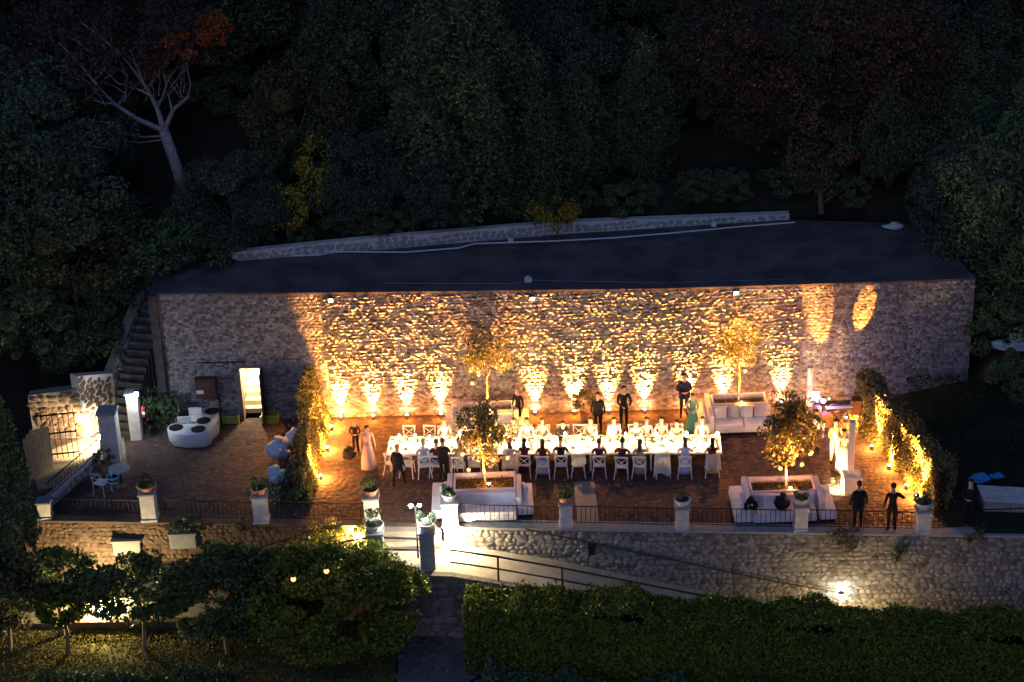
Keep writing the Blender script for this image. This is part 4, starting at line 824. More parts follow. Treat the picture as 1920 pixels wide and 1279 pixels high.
p = P(213, 893, .735); t = thing('ice_bucket', 'pale blue tub with a dark band and bottle neck', 'tub', p); MB().lathe([(.16, 0), (.2, .12), (.21, .13)], n=18).lathe([(.215, .2), (.23, .28), (.21, .28), (.2, .2)], n=18).build('tub_body', M['bluebag'], t); MB().lathe([(.212, .131), (.214, .199)], n=18).build('band', M['black'], t); MB().tube([(-.05, .05, .1), (-.08, .08, .45)], [.04, .015], 8).build('bottle', M['china'], t)
t.location = P(213, 905, .735)
p = P(196, 882, 0); t = thing('potted_plant', 'dark leafy plant behind the pale blue tub at the gate pillar', 'potted plant', p); MB().lathe([(.14, 0), (.2, .3), (.17, .3)]).build('pot', M['terracotta'], t); link('foliage', leafmesh('f', crown_pts(500, 14, .38, .38, .32, .3, 3) + np.array([0, 0, .55]), .09), M['leafdark'], t)
# gate pillars and entrance
def pillar(px, py, w, top, label, dpt=None):
    p = P(px, py, 0); h = zfor(p, top); t = thing('gate_pillar', label, 'pillar', (p.x, p.y + w / 2, 0)); MB().box((0, 0, h / 2 - .05), (w, dpt or w, h - .08), bev=.01).build('shaft', M['render'], t); MB().box((0, 0, h - .05), (w + .1, (dpt or w) + .1, .08), bev=.01).build('cap', M['concrete'], t); return t, h
pillar(210, 868, .62, 775, 'tall grey gate pillar with dark top at the yard entrance'); t2, h2 = pillar(256, 826, .42, 738, 'pale gate pillar carrying the glaring round lamp')
p = P(266, 826, 0); zl = zfor(p, 738); wall_lamp(p + Vector((.02, -.05, zl)), 'glaring round white lamp on the right gate pillar', 5, (.97, .98, 1), M['lens_cold'])
p = P(272, 822, 0); z = zfor(p, 782); t = thing('fire_extinguisher', 'small red fire extinguisher hanging by the gate pillar', 'fire extinguisher', (p.x + .08, p.y - .02, z)); MB().lathe([(.06, 0), (.08, .03), (.08, .38), (.03, .44), (.03, .48)], n=12).build('cylinder_body', M['red'], t); MB().box((0, -.078, .2), (.1, .02, .12)).build('label_plate', M['white'], t); MB().tube([(0, 0, .48), (0, -.1, .5)], .015, 6).build('handle', M['black'], t)
# stairs up along the wall end
t = thing('stone_stairs', 'dark stone stairs climbing along the left end of the wall', 'stairs', (0, 0, 0))
s0 = P(236, 815, 0); s1 = P(305, 575, WZ[0] - .2); N = 20
for i in range(N):
    f = i / (N - 1); c = Vector((s0.x + (s1.x - s0.x) * (0.25 * f + .75 * f * f), s0.y + 2.6 * f, 0)); z = .16 + (WZ[0] - .3) * f
    MB().box((c.x, c.y + .35, z / 2 - .4), (.95, .7 - .2 * f + i * .001, z + .8), rot=Matrix.Rotation(R(-14), 3, 'Z')).build('step', M['darkstep'], t)
sw = thing('stair_wall', 'curving stone wall left of the stairs lit warm at its foot', 'wall')
a = P(163, 822); b = P(186, 800); c = P(222, 785); d_ = P(262, 752, .8)
wall_seg(sw, (a.x, a.y), (c.x, c.y), (0, 0), (zfor(a, 705), zfor(c, 700)), .4, M['stone_b'], M['render'], .3, .2, .035, 71, nparts=120)
wall_seg(sw, (c.x, c.y), (c.x + 1.5, c.y + 2.6), (0, .5), (zfor(c, 700), WZ[0] - .2), .4, M['stone'], M['mortar'], .3, .2, .05, 72, nparts=80)
yw = thing('yard_wall', 'rough stone wall behind the metal gate', 'wall'); a = P(60, 850, -.3); b = P(163, 822, 0)
wall_seg(yw, (a.x, a.y + .6), (b.x, b.y + .05), (-1, -.3), (zfor(a + Vector((0, .6, 0)), 742), zfor(b, 730)), .4, M['stone_b'], M['mortar'], .32, .22, .05, 73, nparts=150)
# sloping lit side path and its low wall
q0 = P(232, 822, 0); q1 = P(240, 880, 0); q2 = P(78, 962, -.9); q3 = P(62, 900, -.9); q4 = P(160, 830, -.2)
tag(MB().prism([(p.x, p.y) for p in (q0, q1, q2, q3, q4)], -1.5, [.012, .012, .012, .012, .012]).build('side_path', M['gravel']), kind='structure')
lo = thing('low_wall', 'low stone wall with railing beside the brightly lit side path', 'wall'); a = P(92, 955, 0); b = P(190, 868, 0)
wall_seg(lo, (a.x, a.y), (b.x, b.y), (0, 0), (.35, .35), .25, M['stone'], M['render'], .28, .16, .04, 74, nparts=60)
railing((a.x, a.y + .12, 0), (b.x, b.y + .12, 0), .35, .6, 'slim dark railing on the low wall beside the lit side path', step=.2)
# gate: boards and bars
g = P(112, 862, 0); t = thing('metal_gate', 'open metal bar gate in front of the rough stone wall', 'gate', g, R(8)); gh = 2.0
for i in range(8): MB().tube([(-.62 + i * .19, 0, .06), (-.62 + i * .19, 0, gh)], .016, 6).build('gate_bar', M['iron'], t)
for z in (.25, 1.1, 1.85): MB().box((.04, 0, z), (1.4, .03, .05)).build('crossbar', M['iron'], t)
g = P(78, 890, 0); t = thing('board_gate', 'leaning gate leaf of pale upright boards, brightly lit', 'gate', g, R(52))
for i in range(7): MB().box((-.5 + .165 * i, 0, .85 + .05 * (i % 3)), (.155, .03, 1.7 + .1 * (i % 3))).build('board', M['gatewood'], t)
for z in (.35, 1.35): MB().box((0, .04, z), (1.2, .04, .09)).build('batten', M['wood'], t)
p = P(188, 845, .3); t = thing('ground_lamp', 'low bright lamp behind the tall gate pillar', 'lamp', (P(190, 842).x, P(190, 842).y, 0)); MB().tube([(0, 0, 0), (0, 0, .45)], .03, 8).build('post', M['iron'], t); MB().ball((0, 0, .52), .08).build('glass_shade', M['lens'], t); lamp('lamp_light', 'SPOT', (0, 0, .66), 190, (1, .70, .34), t, .1, 150, .6, (-.55, .3, -.45))
tag(MB().box(P(1099, 944, .012) + Vector((0, 0, .0)), (.74, 1.02 * (P(1099, 905).y - P(1099, 987).y), .02)).build('floor_plate', M['plate']), 'long grey plate lying on the brown paving', 'floor plate')
# ================================================================== DINING TERRACE
def make_chair():
    t = thing('cross_back_chair', 'x', 'chair'); m = M['white']
    MB().box((0, 0, .45), (.44, .42, .04), bev=.015).build('seat', m, t)
    for s in (-1, 1):
        MB().tube([(s * .19, .18, .43), (s * .205, .2, 0)], [.018, .013], 6).build('front_leg', m, t)
        MB().tube([(s * .25, -.3, 0), (s * .2, -.2, .42), (s * .195, -.21, .66), (s * .225, -.26, .9)], [.017, .021, .02, .02], 6).build('rear_leg', m, t)
        MB().tube([(s * .19, -.21, .5), (0, -.225, .66), (-s * .195, -.24, .82)], .012, 5).build('cross_bar', m, t)
    MB().box((0, -.255, .875), (.44, .03, .07), bev=.012).build('top_rail', m, t); MB().box((0, -.205, .5), (.4, .025, .04)).build('lower_rail', m, t)
    MB().tube([(-.2, .19, .2), (.2, .19, .2)], .01, 5).build('stretcher', m, t)
    return t
CH0 = make_chair(); ch_used = [False]
def chair(x, y, rz, label, group):
    if not ch_used[0]:
        ch_used[0] = True; CH0.location = (x, y, 0); CH0.rotation_euler.z = rz; CH0['label'] = label; CH0['group'] = group; return CH0
    return copy_thing(CH0, (x, y, 0), rz, label, group)
# ---- people
POSE_CACHE = {}
def skeleton(pose):
    J = {}; E = []
    def j(n, p, r): J[n] = (Vector(p), r)
    if pose.startswith('sit'):
        j('pel', (0, 0, .54), .13); j('waist', (0, .01, .70), .115); j('chest', (0, .02, .90), .135); j('neck', (0, .04, 1.06), .055); j('head0', (0, .06, 1.16), .075); j('head1', (0, .07, 1.27), .09); j('crown', (0, .06, 1.34), .055)
        sh, ez = 1.0, .78
        for s, k in ((-1, 'l'), (1, 'r')):
            j('sh' + k, (s * .17, .02, sh), .062)
            if pose == 'sit_raise' and s == 1: j('el' + k, (s * .27, .22, .86), .045); j('wr' + k, (s * .16, .26, 1.12), .03); j('ha' + k, (s * .14, .27, 1.19), .028)
            elif pose == 'sit_lean': j('el' + k, (s * .26, .22, .80), .045); j('wr' + k, (s * .10, .42, .84), .03); j('ha' + k, (s * .06, .49, .85), .028)
            else: j('el' + k, (s * .24, .14, ez), .045); j('wr' + k, (s * .17, .38, .80), .03); j('ha' + k, (s * .15, .46, .80), .028)
            j('hip' + k, (s * .09, .02, .52), .095); j('kn' + k, (s * .11, .44, .52), .062); j('an' + k, (s * .11, .42, .09), .04); j('to' + k, (s * .12, .57, .04), .035)
        if pose == 'sit_lean':
            for n in ('chest', 'neck', 'head0', 'head1', 'crown', 'shl', 'shr', 'waist'): J[n] = (J[n][0] + Vector((0, .14 * (J[n][0].z - .54) / .5, -.03)), J[n][1])
    else:
        j('pel', (0, 0, .95), .13); j('waist', (0, .0, 1.10), .112); j('chest', (0, .01, 1.30), .14); j('neck', (0, .02, 1.47), .055); j('head0', (0, .04, 1.57), .075); j('head1', (0, .05, 1.67), .09); j('crown', (0, .04, 1.74), .055)
        for s, k in ((-1, 'l'), (1, 'r')):
            j('sh' + k, (s * .18, .0, 1.41), .065)
            if pose == 'stand_hands': j('el' + k, (s * .26, .02, 1.15), .045); j('wr' + k, (s * .08, .2, 1.08), .03); j('ha' + k, (s * .03, .25, 1.09), .028)
            elif pose == 'stand_serve': j('el' + k, (s * .25, .12, 1.16), .045); j('wr' + k, (s * .14, .36, 1.10), .03); j('ha' + k, (s * .12, .43, 1.10), .028)
            elif pose == 'stand_elbow' and s == 1: j('el' + k, (s * .38, .05, 1.2), .045); j('wr' + k, (s * .22, .22, 1.2), .03); j('ha' + k, (s * .16, .28, 1.2), .028)
            else: j('el' + k, (s * .25, -.02, 1.13), .045); j('wr' + k, (s * .27, .06, .9), .03); j('ha' + k, (s * .27, .08, .82), .028)
            st = .16 * s if pose == 'walk' else 0.0
            j('hip' + k, (s * .09, 0, .9), .1); j('kn' + k, (s * .10, .03 + st, .5), .065); j('an' + k, (s * .11, st * 1.4, .09), .042); j('to' + k, (s * .13, .15 + st * 1.4, .04), .036)
    E += [('pel', 'waist'), ('waist', 'chest'), ('chest', 'neck'), ('neck', 'head0'), ('head0', 'head1'), ('head1', 'crown')]
    for k in 'lr': E += [('chest', 'sh' + k), ('sh' + k, 'el' + k), ('el' + k, 'wr' + k), ('wr' + k, 'ha' + k), ('pel', 'hip' + k), ('hip' + k, 'kn' + k), ('kn' + k, 'an' + k), ('an' + k, 'to' + k)]
    return J, E
def body_mesh(pose, dress):
    key = (pose, dress)
    if key in POSE_CACHE: return POSE_CACHE[key]
    J, E = skeleton(pose); names = list(J); idx = {n: i for i, n in enumerate(names)}
    me = bpy.data.meshes.new('b'); me.from_pydata([J[n][0] for n in names], [(idx[a], idx[b]) for a, b in E], []); o = bpy.data.objects.new('b', me); COL.objects.link(o)
    md = o.modifiers.new('s', 'SKIN'); 
    for i, n in enumerate(names):
        v = me.skin_vertices[0].data[i]; r = J[n][1]; v.radius = (r * (1.15 if n in ('pel', 'chest') else 1), r * (.8 if n in ('pel', 'waist', 'chest') else 1)); v.use_root = (n == 'pel')
    ss = o.modifiers.new('u', 'SUBSURF'); ss.levels = 1
    dg = bpy.context.evaluated_depsgraph_get(); ev = o.evaluated_get(dg); m2 = bpy.data.meshes.new_from_object(ev); bpy.data.objects.remove(o)
    bm = bmesh.new(); bm.from_mesh(m2)
    # materials: 0 skin, 1 top, 2 bottom, 3 shoe, 4 eye
    def near(c):
        best = None
        for a, b in E:
            p, q_ = J[a][0], J[b][0]; d = q_ - p; tt = max(0, min(1, (c - p).dot(d) / d.length_squared)); dist = (c - (p + d * tt)).length - .5 * (J[a][1] + (J[b][1] - J[a][1]) * tt)
            if best is None or dist < best[0]: best = (dist, a, b)
        return best[1], best[2]
    for f in bm.faces:
        a, b = near(f.calc_center_median()); f.smooth = True
        if b in ('head0', 'head1', 'crown') or b.startswith('ha'): mi = 0
        elif b.startswith('to'): mi = 3
        elif b == 'neck': mi = 0 if f.calc_center_median().z > J['neck'][0].z - .03 else 1
        elif b.startswith('hip'): mi = 2
        elif b.startswith('kn'): mi = 2
        elif b.startswith('an'): mi = 0 if dress else 2
        elif b.startswith('wr') : mi = 0 if dress else 1
        elif b.startswith('el'): mi = 0 if dress else 1
        else: mi = 1
        f.material_index = mi
    # fingers, nose, ears, eyes
    mb = MB(); mb.b.free(); mb.b = bm; nf = len(bm.faces)
    for s, k in ((-1, 'l'), (1, 'r')):
        h = J['ha' + k][0]; d = (h - J['wr' + k][0]).normalized(); side = d.cross(Vector((0, 0, 1))); side = (side if side.length > .2 else Vector((1, 0, 0))).normalized()
        for i, ln in enumerate((.06, .07, .065, .05)):
            o_ = h + side * ((i - 1.5) * .018) + d * .01; mb.tube([o_, o_ + d * ln * .6, o_ + d * ln - Vector((0, 0, .015))], [.009, .008, .006], 5)
        o_ = h - d * .02 - side * s * .02; mb.tube([o_, o_ - side * s * .03 + d * .02, o_ - side * s * .035 + d * .045], [.01, .009, .007], 5)
    hd = J['head1'][0] - Vector((0, 0, .02))
    mb.tube([hd + Vector((0, .075, .015)), hd + Vector((0, .105, -.02)), hd + Vector((0, .08, -.028))], [.008, .014, .01], 6)
    for s in (-1, 1): mb.ball(hd + Vector((s * .08, 0, -.005)), .022, (.4, .7, 1.2), 1)
    mb.tube([hd + Vector((-.025, .082, -.055)), hd + Vector((0, .09, -.057)), hd + Vector((.025, .082, -.055))], .006, 5)
    bm.faces.ensure_lookup_table()
    for f in bm.faces[nf:]: f.material_index = 0; f.smooth = True
    ne = len(bm.faces)
    for s in (-1, 1): mb.ball(hd + Vector((s * .032, .078, .015)), .011, (1, .6, .7), 1)
    bm.faces.ensure_lookup_table()
    for f in bm.faces[ne:]: f.material_index = 4
    bm.to_mesh(m2); bm.free(); POSE_CACHE[key] = (m2, J); return POSE_CACHE[key]
SK = mat('skin', (.52, .33, .24), .6); SK2 = mat('tan_skin', (.36, .21, .14), .6); SHOE = M['lacquer']; EYE = mat('eye', (.03, .025, .02), .3)
HAIR = {'dark': mat('dark_hair', (.025, .016, .012), .6), 'brown': mat('brown_hair', (.10, .05, .025), .6), 'blond': mat('blond_hair', (.42, .28, .13), .6), 'grey': mat('grey_hair', (.4, .38, .36), .7)}
FAB = {n: fabric(n + '_fabric', c) for n, c in dict(black=(.012, .012, .014), darkred=(.10, .02, .03), navy=(.02, .03, .08), paleblue=(.38, .47, .72), white=(.72, .71, .7), cream=(.62, .54, .42), pink=(.60, .36, .34), green=(.12, .38, .27), sage=(.36, .46, .32), plum=(.06, .025, .05), grey=(.22, .21, .23), tan=(.42, .3, .2), yellow=(.66, .52, .22)).items()}
def person(p, rz, pose, top, bottom, hair, label, long=False, dress=False, sc=1.0, group=None, skin=None, jacket=False):
    me, J = body_mesh(pose, dress); t = thing('person', label, 'person', p, rz, group); t.scale = (sc,) * 3
    b = bpy.data.objects.new('body', me); COL.objects.link(b); b.parent = t
    if len(me.materials) == 0:
        for _ in range(5): me.materials.append(None)
    for i, m in enumerate((skin or SK, FAB[top], FAB[bottom], SHOE, EYE)): b.material_slots[i].link = 'OBJECT'; b.material_slots[i].material = m
    h = J['head1'][0]; mb = MB(); mb.ball(h + Vector((0, -.012, .025)), .108, (.9, 1.02, .98), 2)
    fr_ = [v for v in mb.b.verts if v.co.y > h.y + .035 and v.co.z < h.z + .05 or v.co.z < h.z - .05]; bmesh.ops.delete(mb.b, geom=fr_, context='VERTS')
    if long: mb.tube([h + Vector((0, -.07, .03)), h + Vector((0, -.10, -.12)), h + Vector((0, -.11, -.28)), h + Vector((0, -.1, -.38))], [.07, .085, .075, .03], 8)
    o = link('hair', _mk(mb, 'hair'), HAIR[hair], b)
    if dress or jacket:
        mb = MB()
        if pose.startswith('sit'):
            pts = [(0, -.05, .56), (0, .12, .55), (0, .35, .52), (0, .50, .44), (0, .53, .22)]; mb.tube(pts, [.16, .19, .2, .17, .2], 10)
            if dress: mb.lathe([(.26, .12), (.23, .3), (.17, .5), (.13, .66)], (0, .05, 0), 12, 1, 1.1, .1)
        elif dress: mb.lathe([(.30, .06), (.27, .3), (.22, .6), (.16, .9), (.125, 1.08)], (0, .02, 0), 14, 1, .9, .08)
        else: mb.lathe([(.20, .80), (.2, .95), (.18, 1.1), (.2, 1.28), (.19, 1.4), (.12, 1.46)], (0, .0, 0), 12, 1.05, .72)
        link('skirt' if dress else 'jacket', _mk(mb, 'skirt'), FAB[bottom if dress else top], b)
    return t
def _mk(mb, n):
    bmesh.ops.recalc_face_normals(mb.b, faces=mb.b.faces); me = bpy.data.meshes.new(n); mb.b.to_mesh(me); mb.b.free(); me.polygons.foreach_set('use_smooth', [True] * len(me.polygons)); return me
# ---- long table
TA = P(724, 852, .75); TB = P(1354, 849, .75); TD = P(737, 818, .75); tdep = (P(1040, 816, .75) - P(1040, 850.5, .75)).y
tx = (TB - TA); TL = tx.length; trz = math.atan2(tx.y, tx.x); TX = tx.normalized(); TN = Vector((-TX.y, TX.x, 0))
t = thing('long_table', 'very long white banquet table crowded with candles', 'table', (TA.x, TA.y, 0), trz)
nseg = 5
for i in range(nseg):
    MB().box((TL * (i + .5) / nseg, tdep / 2, .72), (TL / nseg - .012, tdep, .055), bev=.008).build('tabletop', M['cloth'], t)
    for u in (.12, TL / nseg - .12):
        for v in (.1, tdep - .1): MB().box((TL * i / nseg + u, v, .345), (.06, .06, .69)).build('leg', M['white'], t)
def tb(u, v, z=.7485): return Vector((TA.x, TA.y, 0)) + TX * (u * TL) + TN * (v * tdep) + Vector((0, 0, z))
rg = random.Random(9)
# tableware prototypes
def proto(build):
    st_ = {}
    def f(loc, rz=0.0, label=None, group=None, sc=None):
        if 't' not in st_:
            st_['t'] = build(); o = st_['t']; o.location = loc; o.rotation_euler.z = rz
            if label: o['label'] = label
            if group: o['group'] = group
            if sc: o.scale = (sc,) * 3
            return o
        return copy_thing(st_['t'], loc, rz, label, group, sc)
    return f
def b_candle():
    t = thing('candle', 'lit pillar candle in a clear glass cylinder on the long table', 'candle', group='candles burning on the long table')
    MB().lathe([(.055, 0), (.055, .22), (.052, .22), (.052, .006)], n=12).build('glass_cylinder', M['glass'], t)
    MB().lathe([(.035, .007), (.035, .10)], n=10).build('wax', M['wax'], t); MB().lathe([(.012, .10), (.03, .125), (.024, .18), (.003, .24)], n=8).build('flame', M['flame'], t); return t
candle = proto(b_candle)
def b_plate():
    t = thing('dinner_plate', 'white dinner plate laid on the long table', 'plate', group='plates on the long table'); MB().lathe([(.08, 0), (.14, .018), (.142, .022), (.10, .01)], n=18).build('plate_rim', M['china'], t); MB().box((0, 0, .022), (.10, .12, .012), bev=.004).build('napkin', M['cushion'], t); return t
plate = proto(b_plate)
def b_glass():
    t = thing('wine_glass', 'clear wine glass standing on the long table', 'glass', group='wine glasses on the long table'); MB().lathe([(.035, 0), (.035, .004), (.005, .008), (.005, .09), (.03, .11), (.042, .15), (.036, .20), (.034, .20)], n=10).build('bowl', M['glass'], t)
    MB().lathe([(.02, .112), (.036, .145)], n=8).build('wine', M['amber'], t); return t
wine = proto(b_glass)
def b_flow():
    t = thing('flower_arrangement', 'low arrangement of pale flowers and greenery on the table', 'flowers', group='flower arrangements on the long table')
    MB().lathe([(.09, 0), (.12, .08), (.10, .08)], n=12).build('bowl', M['china'], t); link('greenery', leafmesh('g', crown_pts(160, 10, .32, .16, .10, .3, 6) + np.array([0, 0, .14]), .07), M['leaf'], t)
    mb = MB(); r2 = random.Random(3)
    for k in range(14): mb.ball((r2.uniform(-.28, .28), r2.uniform(-.12, .12), .15 + r2.uniform(0, .08)), r2.uniform(.03, .045), (1, 1, .7), 1)
    mb.build('blossoms', M['flower'], t); return t
flow = proto(b_flow)
for i in range(19): flow(tb((i + .5) / 19, .5 + rg.uniform(-.08, .08)), trz + rg.uniform(-.3, .3), sc=rg.uniform(.85, 1.3))
nc = 44
for i in range(nc):
    c = candle(tb((i + .5) / nc, .5 + (.2 if i % 2 else -.2) + rg.uniform(-.06, .06)), 0, sc=rg.uniform(1.0, 1.6))
for i in range(23): lamp('candle_light', 'POINT', tb((i + .5) / 23, .5, 1.02), .75, (1, .52, .19), None, .06)
for i in range(21):
    for v in (.13, .87): plate(tb((i + .5) / 21, v), trz)
    for v in (.27, .73): wine(tb((i + .5 + rg.uniform(-.2, .2)) / 21 + .008, v), 0)
# front row: chairs and guests
GF_ = 'white cross-back chairs along the near side of the table'
front = [(738, None), (765, None), (796, ('paleblue', 'grey', 'grey', False, False, 'guest in a pale blue shirt seated with back to us')), (820, ('darkred', 'darkred', 'brown', False, False, 'small guest in dark red half hidden by the man in the black suit')), (861, ('tan', 'tan', 'dark', False, False, 'guest in a beige jacket left of the front tree')),
         (891, None), (922, ('pink', 'pink', 'brown', True, True, 'guest in a pink dress behind the front tree')), (957, ('white', 'plum', 'brown', True, False, 'guest with a white shawl seated right of the front tree')), (985, ('plum', 'plum', 'dark', True, True, 'long haired guest in dark plum, first right of the white shawl')),
         (1019, ('plum', 'paleblue', 'dark', True, True, 'long haired guest in plum with a pale skirt, second right of the white shawl')), (1053, ('black', 'black', 'brown', False, False, 'broad guest in a black jacket left of the empty chair')), (1086, None), (1125, ('plum', 'black', 'brown', False, False, 'bald looking guest in a dark shirt right of the empty chair')),
         (1167, ('darkred', 'black', 'dark', False, False, 'guest in a dark maroon jacket beside the long haired woman in beige')), (1201, ('tan', 'tan', 'brown', True, True, 'woman with long brown hair in a beige dress at the near side')), (1242, None), (1286, ('paleblue', 'paleblue', 'brown', True, True, 'guest in a long pale blue gown near the right table end')),
         (1337, ('darkred', 'sage', 'dark', True, True, 'guest with dark hair and sage green skirt at the near right end'))]
cl = ['beside the waitress, leftmost of the near row', 'second from the left in the near row, empty', 'under the guest in the pale blue shirt', 'half hidden by the man in the black suit', 'under the guest in the beige jacket', 'left of the trunk of the front tree, empty', 'behind the planter of the front tree', 'draped white, under the guest with the white shawl', 'under the guest in dark plum', 'under the guest in plum with a pale skirt', 'under the broad guest in black', 'empty, above the end of the grey floor plate', 'under the bald looking guest', 'under the guest in the maroon jacket', 'under the woman in the beige dress', 'empty with a long white shawl', 'under the pale blue gown', 'draped white at the right end of the near row']
fpos = []
for i, (x, g) in enumerate(front):
    p = P(x, 897 if 4 > i else 899); p.y += .3 + random.Random(i * 7).uniform(-.07, .07); fpos.append(p)
    rot = trz + R(random.Random(i).uniform(-11, 11)) + (R(-35) if i == 0 else 0)
    chair(p.x, p.y, rot, 'white cross-back chair ' + cl[i], GF_)
    if g:
        top, bot, hr, lg, dr, lab = g; person((p.x, p.y + .04, 0), rot, ['sit_arms', 'sit_lean', 'sit_raise'][i % 3] if i != 2 else 'sit_arms', top, bot, hr, lab, lg, dr, 1.0)
def drape(p, label, top_w, low, seed, m):
    t = MB(); cols = 9; rows = 9; r2 = random.Random(seed); V = {}
    for i in range(cols):
        u = i / (cols - 1) - .5; bottom = low + .18 * abs(math.sin(seed + u * 4)) 
        for j in range(rows):
            f = j / (rows - 1)
            if f < .25: y = -.22 - f * .2; z = .90 + .05 * math.sin(f * 12.5)
            else: y = -.285 - .03 * math.sin(u * 14 + seed) * f; z = .92 - (f - .25) / .75 * (.92 - bottom)
            V[i, j] = t.b.verts.new((u * top_w * (1 + .25 * f), y - .01 * f, z))
    for i in range(cols - 1):
        for j in range(rows - 1): t.b.faces.new((V[i, j], V[i + 1, j], V[i + 1, j + 1], V[i, j + 1]))
    bmesh.ops.solidify(t.b, geom=t.b.faces[:], thickness=.012)
    o = t.build('shawl', m, None, True); o.location = p; return tag(o, label, 'shawl')
drape(fpos[15], 'long white shawl draped over the empty chair of the near row', .5, .05, 2, M['cloth']); drape(fpos[7], 'white cloth covering the chair back right of the front tree', .48, .38, 5, M['cloth']); drape(fpos[17], 'pale pink white cloth over the last chair of the near row', .46, .3, 1, M['cushion']); drape(fpos[11], 'cream scarf hung on the empty chair above the grey plate', .42, .42, 3, M['cloth'])
# back row
back = [(765, None), (803, None), (833, ('white', 'white', 'blond', True, True, 'sit_arms', 'pale dressed guest on the far side nearest the empty chairs')), (872, ('white', 'cream', 'blond', False, False, 'sit_lean', 'guest in a white shirt on the far side left of the tree')), (930, ('cream', 'cream', 'blond', True, True, 'sit_arms', 'blond guest in cream behind the tree leaves')), (965, ('tan', 'tan', 'brown', False, False, 'sit_arms', 'guest in tan on the far side right of the tree')),
        (988, ('white', 'black', 'dark', False, False, 'sit_raise', 'guest in a white shirt before the dark sofa end')), (1018, ('cream', 'cream', 'brown', True, True, 'sit_arms', 'guest in cream facing us above the dark plum guest')), (1056, ('black', 'black', 'dark', False, False, 'sit_lean', 'man in a black jacket with white shirt front facing us')), (1085, None), (1108, ('pink', 'cream', 'brown', True, True, 'sit_arms', 'guest in light pink in front of the dark suited man')), (1152, ('white', 'black', 'dark', False, False, 'sit_arms', 'guest in white beside the standing waiter')),
        (1192, ('white', 'cream', 'blond', True, True, 'sit_lean', 'blond guest in white right of the waiter')), (1213, ('cream', 'cream', 'brown', True, True, 'sit_arms', 'brown haired guest leaning to the blond guest in white')), (1241, ('pink', 'grey', 'dark', False, False, 'sit_raise', 'man in a pale pink shirt drinking')), (1270, ('tan', 'black', 'dark', True, False, 'sit_lean', 'dark haired guest in tan left of the green dress')), (1318, ('cream', 'pink', 'brown', True, True, 'sit_arms', 'guest in a cream top at the far right end of the table'))]
bl = ['far side of the table, leftmost and empty', 'far side of the table, second from left and empty', 'behind the pale dressed guest', 'behind the guest in the white shirt left of the tree', 'behind the blond guest in cream', 'behind the guest in tan', 'before the dark sofa end', 'behind the guest in cream', 'behind the man in the black jacket', 'empty at the middle of the far side', 'behind the guest in light pink', 'behind the guest in white by the waiter', 'behind the blond guest in white', 'behind the brown haired leaning guest', 'behind the man in the pale pink shirt', 'left of the green dress', 'at the right end of the far side']
for i, (x, g) in enumerate(back):
    p = P(x, 809, .88); p = Vector((p.x, TA.y + (p.x - TA.x) * TX.y / TX.x + tdep + .22, 0)); rot = trz + math.pi + R(random.Random(i + 50).uniform(-8, 8))
    chair(p.x, p.y + .05, rot, 'white cross-back chair ' + bl[i], 'white cross-back chairs along the far side of the table')
    if g: top, bot, hr, lg, dr, ps, lab = g; person((p.x, p.y, 0), rot, ps, top, bot, hr, lab, lg, dr)
# standing people
def stand(x, y, rz, *a, **k): return person(P(x, y), R(rz), *a, **k)
stand(668, 848, 180, 'stand_hands', 'black', 'black', 'blond', 'blond boy in black standing left of the table, hands folded', sc=.74)
stand(692, 878, 200, 'stand_arms', 'pink', 'pink', 'dark', 'woman in a long pale pink dress standing left of the table', long=True, dress=True, sc=.98)
stand(748, 912, -30, 'walk', 'black', 'black', 'blond', 'waitress in black leaning over at the left table end', sc=.93, jacket=True)
stand(833, 902, -8, 'stand_serve', 'black', 'black', 'brown', 'man in a black suit standing at the near side of the table', sc=.95, jacket=True)
p = P(1170, 806); person((p.x, p.y + .1, 0), R(190), 'stand_serve', 'black', 'black', 'dark', 'waiter in black standing behind the far side of the table')
p = P(1122, 812); person((p.x, p.y, 0), R(160), 'stand_arms', 'black', 'black', 'dark', 'man in a dark suit standing behind the guest in light pink', sc=.95, jacket=True)
p = P(1285, 795); person((p.x, p.y + .55, 0), R(180), 'stand_hands', 'navy', 'plum', 'dark', 'tall man in a navy jacket and white shirt near the back wall', sc=1.02, jacket=True)
p = P(1298, 806); person((p.x, p.y - .1, 0), R(165), 'stand_serve', 'green', 'green', 'dark', 'woman in a green dress leaning toward the guests', dress=True, sc=.88)
p = P(973, 806); person((p.x, p.y + .3, 0), R(140), 'stand_arms', 'black', 'black', 'brown', 'dark figure standing by the back planter sofa', sc=.9)
stand(1608, 992, 5, 'stand_arms', 'black', 'black', 'dark', 'man in black standing at the railing before the white cube', sc=1.02, jacket=True)
stand(1671, 997, 0, 'stand_elbow', 'black', 'black', 'dark', 'man in black with bent right elbow at the railing', sc=1.03)
stand(1815, 985, 150, 'stand_hands', 'black', 'black', 'dark', 'dark figure with pale shirt front in the shadow at the right', sc=1.0)
p = P(655, 862); tag(bagmesh('dark_bag', 'small dark round bag on the paving by the boy', p, .5, M['lacquer'], seed=6), None)
